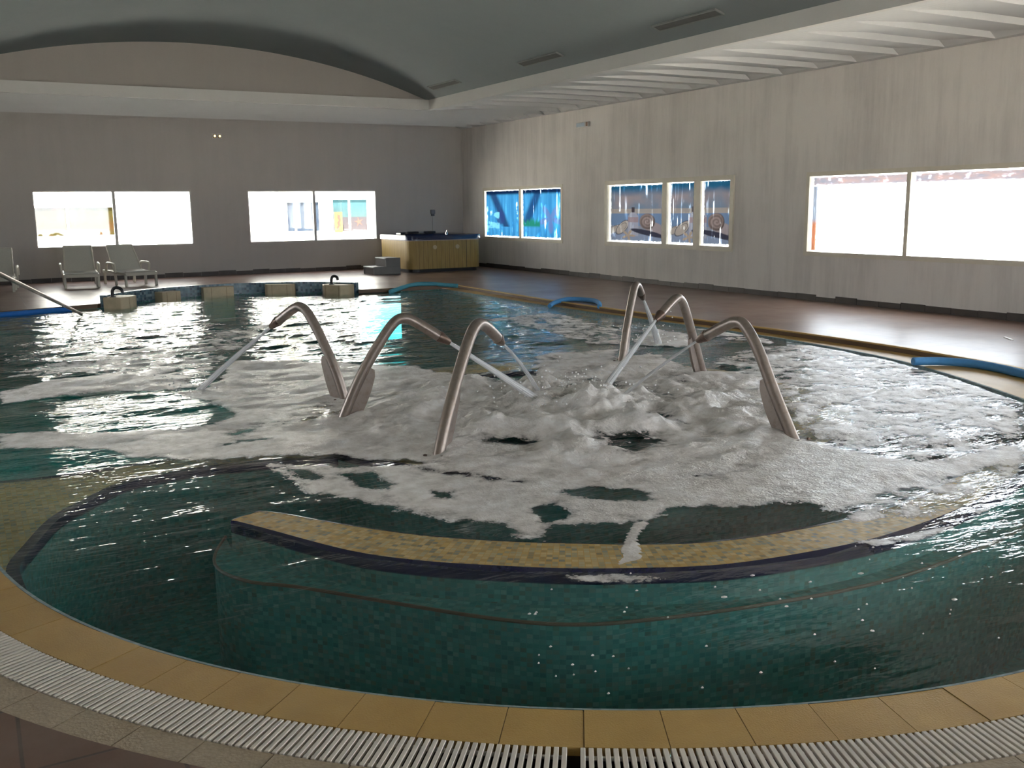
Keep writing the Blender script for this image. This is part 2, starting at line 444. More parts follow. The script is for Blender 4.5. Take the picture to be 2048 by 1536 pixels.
def jet_mat():
    m = N('water_jet')
    uv = m.coord('UV', scale=(26, 2.2, 1))
    st = m.noise(uv, 1.0, 4, 0.6)
    fr = m.n('LayerWeight', Blend=0.35).outputs['Facing']
    a = m.math('MULTIPLY', m.ramp(st, [(0.34, 0.18), (0.64, 0.95)]), m.math('POWER', m.math('SUBTRACT', 1.0, fr), 0.9))
    df = m.pbr((0.90, 0.90, 0.90), 0.25, 0, m.bump(st, 0.4, 0.01))
    return m.done(m.n('MixShader', _0=a, _1=m.n('BsdfTransparent').outputs[0], _2=df).outputs[0])
M['jet'] = jet_mat()
M['spray'] = plain('spray_droplets', (0.80, 0.79, 0.78), 0.2)
FOAM = [
 ('max',0.5,0.25,[(0.2, 11.62), (0.73, 12.22), (1.31, 12.62), (2.11, 12.87), (3.39, 14.2), (3.89, 15.0), (3.97, 14.16), (3.03, 12.25), (2.57, 11.1), (2.22, 10.31), (1.85, 9.52), (1.6, 9.91), (1.28, 10.67), (0.74, 11.02), (0.18, 11.09)]),
 ('max',0.35,0.3,[(0.27, 14.09), (1.59, 15.07), (3.23, 15.46), (3.59, 14.42), (2.65, 12.5), (1.31, 12.62), (0.21, 12.01)]),
 ('max',0.9,0.12,[(0.16, 10.3), (0.43, 10.53), (0.72, 10.85), (1.26, 10.93), (1.7, 10.22), (1.89, 9.5), (1.61, 9.49), (1.15, 9.7), (0.63, 9.71), (0.14, 9.67)]),
 ('max',0.93,0.14,[(1.57, 9.34), (1.82, 9.36), (2.12, 9.84), (2.42, 10.85), (2.6, 10.99), (3.58, 10.09), (4.09, 9.48), (4.18, 8.79), (4.43, 8.19), (4.69, 7.86), (4.39, 7.18), (3.87, 6.33), (2.68, 5.66), (2.17, 6.2), (1.71, 6.54), (1.26, 6.65), (1.07, 6.85), (0.87, 6.99), (0.82, 7.18), (0.56, 7.52), (0.08, 7.79), (0.1, 8.28), (0.57, 8.07), (0.91, 7.86), (1.27, 7.71), (1.6, 7.71), (1.84, 8.0), (1.84, 8.34), (1.78, 8.76)]),
 ('set',0.6,0.12,[(1.99, 7.84), (2.46, 8.28), (2.8, 8.19), (2.62, 7.56), (2.25, 7.34), (1.93, 7.34), (1.75, 7.22), (1.46, 7.25)]),
 ('set',0.45,0.06,[(1.43, 7.03), (1.71, 7.09), (1.94, 7.1), (1.92, 7.01), (1.68, 6.96), (1.46, 6.94)]),
 ('max',0.86,0.14,[(2.62, 5.7), (2.98, 6.3), (3.57, 6.96), (4.12, 7.63), (4.61, 7.91), (5.18, 8.58), (6.16, 9.41), (6.22, 8.7), (6.84, 8.96), (6.43, 7.58), (6.76, 7.36), (6.67, 6.91), (5.11, 4.97), (5.22, 4.56), (5.3, 4.05), (6.49, 4.12), (5.86, 3.7), (5.65, 3.76), (5.2, 3.76), (4.87, 3.71), (4.54, 3.73), (4.34, 3.63), (4.05, 3.59), (4.01, 3.77), (3.86, 3.92), (3.62, 3.95), (3.49, 4.09), (3.34, 4.14), (3.08, 4.02), (2.83, 4.12), (2.57, 4.19), (2.44, 4.05), (2.32, 4.2), (2.39, 4.39), (2.18, 4.62), (2.01, 4.93), (1.81, 5.21), (1.68, 5.53), (1.63, 6.01), (1.64, 6.3), (2.08, 5.95)]),
 ('set',0.42,0.16,[(3.07, 6.15), (3.35, 6.2), (3.53, 5.96), (3.44, 5.78), (3.07, 5.84)]),
 ('set',0.38,0.16,[(3.83, 5.77), (4.06, 5.85), (4.29, 5.67), (4.2, 5.37), (3.83, 5.23), (3.72, 5.49)]),
 ('set',0.15,0.09,[(2.89, 4.79), (3.18, 4.74), (3.45, 4.45), (3.31, 4.32), (3.03, 4.52)]),
 ('set',0.05,0.08,[(2.67, 4.55), (2.79, 4.54), (2.83, 4.38), (2.71, 4.28), (2.59, 4.32)]),
 ('set',0.1,0.08,[(2.29, 5.16), (2.41, 5.08), (2.35, 4.94), (2.27, 5.02)]),
 ('set',0.12,0.09,[(1.94, 5.83), (2.15, 5.75), (2.19, 5.43), (2.09, 5.28), (1.97, 5.45)]),
 ('set',0.35,0.05,[(1.62, 6.22), (1.84, 6.03), (1.87, 5.73), (1.74, 5.74)]),
 ('set',0.5,0.07,[(2.44, 5.87), (2.61, 5.52), (2.92, 5.08), (2.87, 4.99), (2.54, 5.39), (2.38, 5.76)]),
 ('set',0.52,0.08,[(3.75, 4.69), (4.07, 4.59), (4.49, 4.62), (4.47, 4.53), (4.02, 4.48), (3.71, 4.58)]),
 ('max',0.85,0.15,[(7.17, 9.76), (8.1, 10.63), (8.33, 10.15), (7.86, 9.29), (7.51, 9.06), (7.04, 9.22)]),
 ('max',0.52,0.15,[(6.72, 13.04), (8.15, 13.33), (7.93, 11.09), (6.96, 9.63), (6.61, 9.87), (6.85, 11.48)]),
 ('max',0.55,0.15,[(9.24, 12.12), (9.32, 10.48), (9.15, 9.6), (8.52, 8.59), (8.27, 9.02), (8.43, 9.77)]),
 ('max',0.72,0.12,[(5.92, 9.57), (6.67, 9.32), (6.1, 8.57), (5.66, 8.45), (5.05, 8.66), (5.53, 9.37)]),
 ('max',0.52,0.12,[(8.22, 8.79), (8.81, 8.39), (8.67, 7.3), (8.48, 6.62), (8.26, 5.27), (6.22, 3.94), (5.3, 4.05), (5.22, 4.56), (5.26, 5.07), (6.52, 6.69), (6.76, 7.36), (6.93, 8.02)]),
 ('max',0.48,0.08,[(4.02, 3.55), (4.54, 3.73), (5.25, 3.79), (6.16, 3.9), (5.64, 3.56), (5.03, 3.43), (4.51, 3.3), (4.16, 3.28), (3.9, 3.38)]),
 ('max',0.55,0.06,[(2.24, 3.64), (2.7, 3.36), (2.78, 3.25), (2.53, 3.29), (2.25, 3.48)]),
 ('max',0.95,0.03,[(3.0, 4.04), (3.07, 4.0), (2.86, 3.83), (2.7, 3.56), (2.55, 3.57), (2.73, 3.78), (2.86, 3.92)]),
 ('max',0.55,0.05,[(3.75, 3.25), (3.96, 3.21), (4.41, 3.17), (4.91, 3.28), (4.82, 3.2), (4.31, 3.09), (4.03, 3.08), (3.8, 3.13)]),
]
BENCH_FRONT = [(1.12, 5.18), (1.22, 4.97), (1.51, 4.37), (1.77, 4.05), (2.05, 3.81), (2.33, 3.6), (2.63, 3.43), (2.96, 3.28), (3.36, 3.2), (3.85, 3.17), (4.42, 3.23), (5.01, 3.35), (5.46, 3.5)]
BENCH_BACK = [(1.18, 5.29), (1.26, 5.32), (1.37, 5.31), (1.68, 4.84), (1.96, 4.48), (2.26, 4.2), (2.57, 3.97), (2.89, 3.76), (3.2, 3.63), (3.59, 3.57), (4.02, 3.56), (4.58, 3.62), (5.13, 3.77), (5.76, 3.94)]
LEDGE_FRONT = [(0.12, 4.65), (0.09, 5.01), (0.09, 5.28), (0.18, 5.58), (0.33, 6.0), (0.53, 6.29), (0.77, 6.57), (1.03, 6.66), (1.2, 6.68), (1.4, 6.68)]
LEDGE_BACK = [(0.06, 7.07), (0.36, 7.03), (0.67, 7.04), (0.87, 7.07), (1.46, 7.1), (1.94, 7.09)]
STEP = [(1.14, 5.43), (1.02, 5.16), (0.99, 4.92), (1.09, 4.67), (1.28, 4.48), (1.63, 4.03), (1.95, 3.64), (2.21, 3.42), (2.53, 3.29), (3.01, 3.17), (3.57, 3.08), (4.1, 3.07)]

# ================================================================== outlines of the pool
A0, A1, NA = 172, 318, 96
RW, RC, RG, RD = 3.812, 4.042, 4.234, 4.45        # water edge, coping, grate, deck edge
BAY = (4.45, 17.2)
RB = 2.67
arcW = arc(C0, RW, A0, A1, NA)
rightW = catmull([arcW[-1], (7.2, 4.0), (7.75, 4.9), (8.33, 6.1), (8.70, 7.2), (8.85, 8.5), (8.87, 9.4), (8.73, 11.5), (8.60, 14), (8.62, 17), (8.62, 18.42)], 6)
rightD = catmull([arc(C0, RD, A1, A1, 1)[0], (7.9, 3.7), (8.5, 4.8), (8.88, 5.9), (9.0, 6.7), (9.08, 7.6), (9.06, 9.3), (8.88, 11.5), (8.78, 14), (8.88, 17), (8.92, 18.42)], 6)
far1 = [(7.7, 18.47), (6.80, 18.47)]
bayW = arc(BAY, RB, 28.5, 151.5, 40)
bayD = arc(BAY, RB + 0.125, 28.5, 151.5, 40)
far2 = [(1.94, 18.45), (1.17, 18.24), (0.4, 18.0)]
leftP = [(-1.0, 17.7), (-2.5, 17.2), (-2.8, 16), (-2.8, 9)]
leftW = [(-2.2, 7.7), (-0.9, 7.1), (-0.25, 6.7)]
leftD = [(-2.4, 7.55), (-1.3, 6.95), (-0.85, 6.6)]
WPOLY = arcW + rightW[1:] + far1 + bayW + far2 + leftP + leftW
DPOLY = arc(C0, RD, A0, A1, NA) + rightD[1:] + far1 + bayD + far2 + leftP + leftD

# ================================================================== room shell
def wall_with_openings(name, axis, at, outward, u0, u1, z0, z1, holes, mt):
    """slab wall; axis 'x' = plane of constant X, runs along Y; holes = (u0, u1, z0, z1)"""
    us = sorted({u0, u1} | {h[0] for h in holes} | {h[1] for h in holes})
    zs = sorted({z0, z1} | {h[2] for h in holes} | {h[3] for h in holes})
    a, b = (at, at + outward * WT)
    a, b = min(a, b), max(a, b)
    mb = MB()
    for i in range(len(us) - 1):
        for j in range(len(zs) - 1):
            um, zm = (us[i] + us[i + 1]) / 2, (zs[j] + zs[j + 1]) / 2
            if any(h[0] < um < h[1] and h[2] < zm < h[3] for h in holes): continue
            if axis == 'x': mb.box(a, b, us[i], us[i + 1], zs[j], zs[j + 1])
            else: mb.box(us[i], us[i + 1], a, b, zs[j], zs[j + 1])
    return mb.build(name, mt)

ZS, ZT = 0.77, 2.08
W1 = (1.44, 4.94, ZS, ZT); W2 = (6.31, 9.75, ZS, ZT)
W3 = (19.61, 23.57, ZS, ZT); W4 = (13.74, 17.78, ZS, ZT + 0.02); W5 = (7.86, 11.93, ZS, ZT)
W6 = (2.2, 6.0, ZS, ZT); W7 = (-3.0, 0.8, ZS, ZT)
WL = [(8.5, 12.3, ZS, ZT)]  # unseen window, added to throw light on the right wall
WF = [(2.6, 6.6, 0.3, 2.5), (7.4, 11.4, 0.3, 2.5)]
struct(wall_with_openings('wall_back', 'y', YB, 1, XL - WT, XR + WT, -0.2, ZC + 0.25, [W1, W2], M['wall']), 'pale plaster back wall with two bright double windows', 'wall')
struct(wall_with_openings('wall_right', 'x', XR, 1, YF, YB, -0.2, ZC + 0.25, [W3, W4, W5, W6, W7], M['wall_streaked']), 'long right wall with damp grey streaks and three windows', 'wall')
struct(wall_with_openings('wall_left', 'x', XL, -1, YF, YB, -0.2, ZC + 0.25, WL, M['wall']), 'left wall of the pool hall outside the picture', 'wall')
struct(wall_with_openings('wall_front', 'y', YF, -1, XL - WT, XR + WT, -0.2, ZC + 0.25, WF, M['wall']), 'wall behind the viewer', 'wall')

# deck: one slab with a hole for the pool, dropping to the coping along its edge
mb = MB()
outer = [(XL, YF), (XR, YF), (XR, YB), (XL, YB)]
loops = [[Vector((x, y, 0)) for x, y in outer], [Vector((x, y, 0)) for x, y in DPOLY]]
flat = outer + DPOLY
b = mb.add([(x, y, 0) for x, y in flat], [])
for t in tessellate_polygon(loops):
    (ax, ay), (bx, by), (cx_, cy_) = (flat[i] for i in t)
    if (bx - ax) * (cy_ - ay) - (by - ay) * (cx_ - ax) < 0: t = t[::-1]
    mb.f.append(tuple(t))
floor = struct(mb.build('floor', M['floor']), 'wet brown tiled pool deck around the water', 'floor')
mb = MB()
n = len(DPOLY)
for i in range(n):
    a_, c_ = DPOLY[i], DPOLY[(i + 1) % n]
    mb.quad((*a_, -0.32), (*c_, -0.32), (*c_, 0.0), (*a_, 0.0))
struct(mb.build('trim_1', M['riser']), 'brown tiled step face at the edge of the deck', 'deck edge')
# thin pale border tile lying on the deck's right-hand edge
mb = MB()
for i in range(len(rightD) - 1):
    p0, p1 = Vector((*rightD[i], 0)), Vector((*rightD[i + 1], 0))
    d = (p1 - p0).normalized(); nn = Vector((d.y, -d.x, 0))
    q = [p0 - nn * 0.006, p1 - nn * 0.006, p1 + nn * 0.045, p0 + nn * 0.045]
    bb = mb.add([(*v.xy, -0.012) for v in q] + [(*v.xy, 0.006) for v in q], [])
    mb.f += [(bb, bb + 3, bb + 2, bb + 1), (bb + 4, bb + 5, bb + 6, bb + 7), (bb, bb + 1, bb + 5, bb + 4), (bb + 2, bb + 3, bb + 7, bb + 6)]
struct(mb.build('trim_2', M['coping']), 'narrow cream border along the deck edge on the right', 'deck border')

# skirting of rough dark tiles
def skirting(name, label, segs):
    mb = MB()
    for (axis, at, sgn, u0, u1) in segs:
        u = u0
        while u < u1:
            L = min(0.42 + random.uniform(-0.02, 0.02), u1 - u)
            h = 0.095 + random.uniform(-0.012, 0.016)
            if random.random() < 0.06: h *= 0.8
            a, c = sorted((at, at + sgn * 0.014))
            if axis == 'x': mb.box(a, c, u, u + L - 0.006, 0, h)
            else: mb.box(u, u + L - 0.006, a, c, 0, h)
            u += L
    return struct(mb.build(name, M['base']), label, 'skirting')
skirting('baseboard_back', 'dark tile skirting along the foot of the back wall', [('y', YB, -1, XL, XR)])
skirting('baseboard_right', 'ragged dark tile skirting along the right wall', [('x', XR, -1, YF, YB)])

# ------------------------------------------------------------------ ceiling
# vault
xm, hw, rise, zs = (SX0 + SX1) / 2, (SX1 - SX0) / 2, 0.87, 3.935
RV = (hw * hw + rise * rise) / (2 * rise)
def vault_z(x): return zs + math.sqrt(max(0, RV * RV - (x - xm) ** 2)) - (RV - rise)
GY = SY1 + 0.12
mb = MB()
NX, NY = 60, 24
xs = [SX0 - 0.10 + (SX1 - SX0 + 0.2) * i / NX for i in range(NX + 1)]
ys = [SY0 - 0.1 + (GY + 0.05 - SY0 + 0.1) * j / NY for j in range(NY + 1)]
b = mb.add([(x, y, vault_z(x)) for y in ys for x in xs], [])
for j in range(NY):
    for i in range(NX):
        k = j * (NX + 1) + i
        mb.f.append((k, k + NX + 1, k + NX + 2, k + 1))
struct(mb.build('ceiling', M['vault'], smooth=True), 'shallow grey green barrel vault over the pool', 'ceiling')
# gables
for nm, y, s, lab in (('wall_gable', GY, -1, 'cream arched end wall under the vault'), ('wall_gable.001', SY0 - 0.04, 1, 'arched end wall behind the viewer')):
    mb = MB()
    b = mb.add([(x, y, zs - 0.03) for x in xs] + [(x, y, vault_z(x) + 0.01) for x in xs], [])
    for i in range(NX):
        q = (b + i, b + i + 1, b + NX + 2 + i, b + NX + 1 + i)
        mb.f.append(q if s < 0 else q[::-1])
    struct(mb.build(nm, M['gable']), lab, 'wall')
# fascia: a plain beam face around the opening
FT, FZ = 0.10, zs
mb = MB()
mb.box(SX1, SX1 + FT, SY0 - FT, SY1 + FT, ZC - 0.004, FZ)
mb.box(SX0 - FT, SX0, SY0 - FT, SY1 + FT, ZC - 0.004, FZ)
mb.box(SX0, SX1, SY1, SY1 + FT, ZC - 0.004, FZ)
mb.box(SX0, SX1, SY0 - FT, SY0, ZC - 0.004, FZ)
struct(mb.build('trim_3', M['fascia']), 'smooth pale beam running round the edge of the vault', 'ceiling beam')
# ribbed soffit: saw-tooth boards, each step facing the viewer
STEP0, PITCH, HR = 8.62, 0.775, 0.085
steps_y = [STEP0 + PITCH * k for k in range(-17, 22)]
def soffit_strip(mb, x0, x1, prof, y0, y1, n):
    ed = [y0] + [y for y in steps_y if y0 + 0.02 < y < y1 - 0.02] + [y1]
    px = [x0 + (x1 - x0) * i / n for i in range(n + 1)]
    for k in range(len(ed) - 1):
        a, c = ed[k], ed[k + 1]
        last = k == len(ed) - 2
        fr = (c - a) / PITCH
        for i in range(n):
            h0, h1 = prof(px[i]), prof(px[i + 1])
            mb.quad((px[i], a, ZC), (px[i], c, ZC + h0 * min(1, fr)), (px[i + 1], c, ZC + h1 * min(1, fr)), (px[i + 1], a, ZC))
            if not last and max(h0, h1) > 0:
                mb.quad((px[i], c, ZC), (px[i], c, ZC + h0), (px[i + 1], c, ZC + h1), (px[i + 1], c, ZC))
def prof_right(x):
    t = (x - 9.5) / (12.16 - 9.5)
    if t <= 0 or t > 1.0001: return 0.0
    return HR * min(1.0, (t / 0.45)) ** 0.7
def prof_left(x): return prof_right(2 * xm - x)
def prof_full(x): return HR if XL + 0.2 < x < 12.17 else 0.0
mb = MB()
soffit_strip(mb, SX1 + 0.05, XR + 0.02, prof_right, YF, SY1 + 0.05, 24)
soffit_strip(mb, XL - 0.02, SX0 - 0.05, prof_left, YF, SY1 + 0.05, 24)
soffit_strip(mb, XL - 0.02, XR + 0.02, prof_full, SY1 + 0.05, YB + 0.02, 60)
soffit_strip(mb, SX0 - 0.05, SX1 + 0.05, prof_full, YF, SY0 - 0.05, 20)
struct(mb.build('ceiling.001', M['soffit']), 'pale ribbed soffit between the beam and the walls', 'ceiling')
# unseen roof slab; deep left and front eaves added to keep the sun out
mb = MB().box(XL - 1.9, XR + 0.6, YF - 1.9, YB + 0.5, 5.05, 5.2)
mb.box(XL - WT, XR + WT, YF - WT, YF - WT + 0.1, ZC, 5.05)
mb.box(XL - WT, XR + WT, YB + WT - 0.1, YB + WT, ZC, 5.05)
mb.box(XL - WT, XL - WT + 0.1, YF, YB, ZC, 5.05)
mb.box(XR + WT - 0.1, XR + WT, YF, YB, ZC, 5.05)
struct(mb.build('roof', M['wall']), 'flat roof slab over the hall, eaves added to shade the windows', 'roof')

# air grilles set into the vault near the beam
def grille(y0, y1, label):
    x = 8.83
    g = empty('air_grille', (x, (y0 + y1) / 2, vault_z(x) - 0.012))
    sl = -(vault_z(x - 0.1) - vault_z(x + 0.1)) / 0.2
    g.rotation_euler = (0, math.atan(-sl), 0)
    L, Wd = y1 - y0, 0.17
    mb = MB()
    mb.box(-Wd / 2, -Wd / 2 + 0.02, -L / 2, L / 2, -0.012, 0.02); mb.box(Wd / 2 - 0.02, Wd / 2, -L / 2, L / 2, -0.012, 0.02)
    mb.box(-Wd / 2 + 0.02, Wd / 2 - 0.02, -L / 2, -L / 2 + 0.02, -0.012, 0.02); mb.box(-Wd / 2 + 0.02, Wd / 2 - 0.02, L / 2 - 0.02, L / 2, -0.012, 0.02)
    mb.build('grille_frame', M['vent_frame'], g)
    mb = MB()
    for k in range(6):
        xx = -Wd / 2 + 0.03 + k * (Wd - 0.06) / 5
        mb.bar((xx, -L / 2 + 0.02, -0.002), (xx, L / 2 - 0.02, -0.002), 0.016, 0.004, up=(0.6, 0, 1))
    mb.build('louvre', M['vent'], g)
    MB().box(-Wd / 2 + 0.02, Wd / 2 - 0.02, -L / 2 + 0.02, L / 2 - 0.02, 0.010, 0.02).build('backing', M['dark'], g)
    tag(g, label, 'air vent', 'air grilles along the vault')
M['vent'] = plain('grey_vent', (0.13, 0.13, 0.125), 0.9, spec=0.1)
M['vent_frame'] = plain('grey_vent_frame', (0.24, 0.25, 0.24), 0.8, spec=0.1)
grille(17.9, 19.2, 'smallest far grey air grille in the vault, above the ceiling corner')
grille(14.1, 15.4, 'middle one of three grey air grilles along the vault')
grille(10.2, 11.55, 'nearest and largest grey air grille high on the vault')

# ------------------------------------------------------------------ windows
def window(idx, axis, at, sgn, hole, mulls, fw, label, fmat, depth=0.10, proud=0.0, mw=0.06):
    """frame, mullions and one glass sheet; (axis, at, sgn) name the wall plane and its outward side"""
    u0, u1, z0, z1 = hole
    root = empty('window_%d' % idx)
    def bx(mb, a, c, za, zb, d0, d1):
        p, q = sorted((at + sgn * d0, at + sgn * d1))
        if axis == 'x': mb.box(p, q, a, c, za, zb)
        else: mb.box(a, c, p, q, za, zb)
    d0, d1 = -proud, depth
    mb = MB()
    e = 0.002
    ov = 0.03 if proud else -e
    bx(mb, u0 - ov, u0 + fw, z0 - ov, z1 + ov, d0, d1); bx(mb, u1 - fw, u1 + ov, z0 - ov, z1 + ov, d0, d1)
    bx(mb, u0 + fw, u1 - fw, z0 - ov, z0 + fw, d0, d1); bx(mb, u0 + fw, u1 - fw, z1 - fw, z1 + ov, d0, d1)
    mb.build('window_frame', fmat, root)
    for mu in mulls:
        w_ = mw
        if isinstance(mu, tuple): mu, w_ = mu
        mb = MB()
        bx(mb, mu - w_ / 2, mu + w_ / 2, z0 + fw, z1 - fw, d0 + 0.004, d1 - 0.004)
        mb.build('mullion', fmat, root)
    mb = MB()
    g = at + sgn * (depth * 0.8)
    if axis == 'x': mb.quad((g, u0 + fw, z0 + fw), (g, u1 - fw, z0 + fw), (g, u1 - fw, z1 - fw), (g, u0 + fw, z1 - fw))
    else: mb.quad((u0 + fw, g, z0 + fw), (u1 - fw, g, z0 + fw), (u1 - fw, g, z1 - fw), (u0 + fw, g, z1 - fw))
    mb.build('pane', M['glass'], root)
    tag(root, label, 'window', kind='structure')
    c = ((u0 + u1) / 2, (z0 + z1) / 2)
    po = at + sgn * (WT + 0.01)
    if axis == 'x': portal((po, c[0], c[1]), (-sgn, 0, 0), u1 - u0, z1 - z0)
    else: portal((c[0], po, c[1]), (0, -sgn, 0), u1 - u0, z1 - z0)
    return root
window(1, 'y', YB, 1, W1, [3.17], 0.03, 'bright double window in the back wall behind the loungers', M['mullion'], mw=0.065)
window(2, 'y', YB, 1, W2, [8.035], 0.03, 'bright double window in the back wall left of the hot tub', M['mullion'], mw=0.065)
window(3, 'x', XR, 1, W3, [21.6], 0.05, 'blue covered window in the right wall beside the corner', M['frame'], mw=0.10, proud=0.012)
window(4, 'x', XR, 1, W4, [(15.725, 0.15), (14.725, 0.19)], 0.06, 'window with three shell print blinds in a thick cream frame', M['frame'], proud=0.035)
window(5, 'x', XR, 1, W5, [9.935], 0.04, 'blown out wide window at the right edge of the photo', M['frame'], mw=0.07, proud=0.02)
window(6, 'x', XR, 1, W6, [4.1], 0.04, 'next window along the right wall', M['frame'], mw=0.07)
window(7, 'x', XR, 1, W7, [-1.1], 0.04, 'last window of the right wall', M['frame'], mw=0.07)
for i, h in enumerate(WL):
    window(8 + i, 'x', XL, -1, h, [(h[0] + h[1]) / 2], 0.04, 'unseen left wall window added to brighten the right wall', M['frame'], mw=0.07)
for i, h in enumerate(WF):
    window(12 + i, 'y', YF, -1, h, [(h[0] + h[1]) / 2], 0.04, 'window of the wall behind the viewer', M['frame'], mw=0.07)
# small lock between the last two sashes of window 4
# ------------------------------------------------------------------ printed blinds
def blind_mat():
    m = N('printed_blind')
    col = m.n('VertexColor', {'layer_name': 'print'})
    wear = m.n('Attribute', {'attribute_name': 'wear'}).outputs['Fac']
    tl = m.n('BsdfTranslucent', Color=col.outputs[0]).outputs[0]
    df = m.n('BsdfDiffuse', Color=col.outputs[0]).outputs[0]
    a = m.n('MixShader', _0=0.25, _1=tl, _2=df).outputs[0]
    return m.done(m.n('MixShader', _0=wear, _1=a, _2=m.n('BsdfTransparent', Color=(0.85, 0.95, 1.0)).outputs[0]).outputs[0])
M['blind'] = blind_mat()
def sst(a, b, x):
    t = np.clip((x - a) / (b - a), 0, 1)
    return t * t * (3 - 2 * t)
def over(img, mask, col):
    m = mask[..., None]
    return img * (1 - m) + np.asarray(col) * m
def shells(U, V, ofs):
    """beach still life: sky, sea, sand, sandals, bottle, starfish and a spiral shell"""
    n1 = fbm(U * 4 + ofs, V * 5 + 3, 5)
    img = np.zeros(U.shape + (3,)) + np.array((0.20, 0.215, 0.26))
    cl = n1[..., None]
    img = np.where((V > 0.52)[..., None], np.array((0.10, 0.17, 0.25)) * (1 - cl) + np.array((0.30, 0.23, 0.22)) * cl, img)
    img = over(img, sst(0.80, 0.95, V + 0.12 * (n1 - 0.5)), (0.02, 0.11, 0.22))
    img = over(img, ((V > 0.50) & (V < 0.58)).astype(float) * 0.6, (0.36, 0.30, 0.24))
    img = over(img, ((V > 0.28) & (V < 0.50)).astype(float), (0.13, 0.19, 0.30))
    img = over(img, (V < 0.13).astype(float) * 0.7, (0.20, 0.25, 0.36))
    # sandals
    for (cx, cy, a, r1, r2) in ((0.10, 0.22, 0.35, 0.17, 0.055), (0.24, 0.25, 0.75, 0.16, 0.075)):
        x, y = (U - cx), (V - cy)
        xr, yr = x * math.cos(a) + y * math.sin(a), -x * math.sin(a) + y * math.cos(a)
        e = (xr / r1) ** 2 + (yr / r2) ** 2
        img = over(img, sst(1.35, 1.1, e), (0.07, 0.07, 0.09)); img = over(img, sst(1.05, 0.9, e), (0.32, 0.28, 0.25))
        img = over(img, sst(0.08, 0.04, np.abs(e - 0.45)) * (xr > 0), (0.12, 0.11, 0.11))
    # bottle
    bw = 0.075 * sst(0.56, 0.44, V) + 0.026
    bm = (sst(bw, bw - 0.012, np.abs(U - 0.45)) * (V > 0.10) * (V < 0.58))
    img = over(img, bm * 0.85, (0.30, 0.30, 0.36)); img = over(img, bm * sst(0.03, 0.0, np.abs(U - 0.41)) * 0.6, (0.45, 0.48, 0.55))
    img = over(img, bm * (V > 0.34) * (V < 0.44) * 0.7, (0.26, 0.17, 0.17))
    img = over(img, (np.abs(U - 0.45) < 0.03) * (V > 0.52) * (V < 0.61) * 1.0, (0.06, 0.05, 0.06))
    # starfish
    x, y = U - 0.36, (V - 0.11) * 1.3
    rr, th = np.hypot(x, y), np.arctan2(y, x)
    img = over(img, sst(0.02, 0.0, rr - (0.07 + 0.055 * np.cos(5 * th + 0.6))), (0.33, 0.26, 0.20))
    # spiral shell
    x, y = (U - 0.70), (V - 0.36)
    rr, th = np.hypot(x, y), np.arctan2(y, x)
    img = over(img, sst(1.0, 0.85, ((x - 0.12) / 0.24) ** 2 + ((y + 0.10 + 0.25 * (x - 0.1)) / 0.10) ** 2), (0.26, 0.22, 0.23))
    img = over(img, sst(1.0, 0.7, ((x - 0.02) / 0.34) ** 2 + ((y + 0.20 + 0.2 * x) / 0.05) ** 2), (0.04, 0.04, 0.06))
    sp = 0.62 + 0.38 * np.cos(rr * 120 - th)
    sc = np.array((0.27, 0.21, 0.20)) * (0.45 + 0.55 * sp[..., None]) * (1 - 4.5 * np.clip(rr - 0.05 + 0.25 * (x - y * 0.6), 0, 0.2)[..., None])
    mk = sst(0.145, 0.13, rr)
    img = img * (1 - mk[..., None]) + sc * mk[..., None]
    return img
def sea(U, V, ofs):
    n1 = fbm(U * 5 + ofs, V * 3, 5); n2 = fbm(U * 26 + ofs, V * 1.5, 4)
    img = np.array((0.02, 0.16, 0.42)) * (1 - n2[..., None]) + np.array((0.09, 0.42, 0.78)) * n2[..., None]
    if ofs < 5:
        band = sst(0.16, 0.04, np.abs((U - 0.22) - (0.9 - V) * 0.55)) * (V > 0.22)
        img = over(img, band * 0.85, (0.015, 0.03, 0.10)); img = over(img, sst(0.15, 0.1, np.hypot((U - .42), (V - .42) * .8)) * 0.8, (0.03, 0.06, 0.20))
        img = over(img, sst(0.45, 0.62, fbm(U * 6, V * 14, 4)) * (U < 0.38) * (V < 0.55), (0.20, 0.62, 0.85))
    else:
        img = over(img, sst(0.16, 0.05, np.abs((U - 0.10) - (V - 0.35) * 0.5)) * (V > 0.3) * 0.8, (0.01, 0.03, 0.12))
        x, y = U - 0.72, (V - 0.40)
        rr, th = np.hypot(x, y), np.arctan2(y, x)
        img = over(img, sst(0.05, -0.03, rr - (0.17 + 0.12 * np.cos(5 * th + 1.5))) * 0.6, (0.16, 0.18, 0.42))
        img = over(img, sst(0.40, 0.30, V + 0.25 * (n2 - .5)) * sst(0.20, 0.26, V) * (U < 0.45), (0.02, 0.22, 0.16))
    img = over(img, sst(0.88, 0.95, V), (0.005, 0.02, 0.07))
    return img
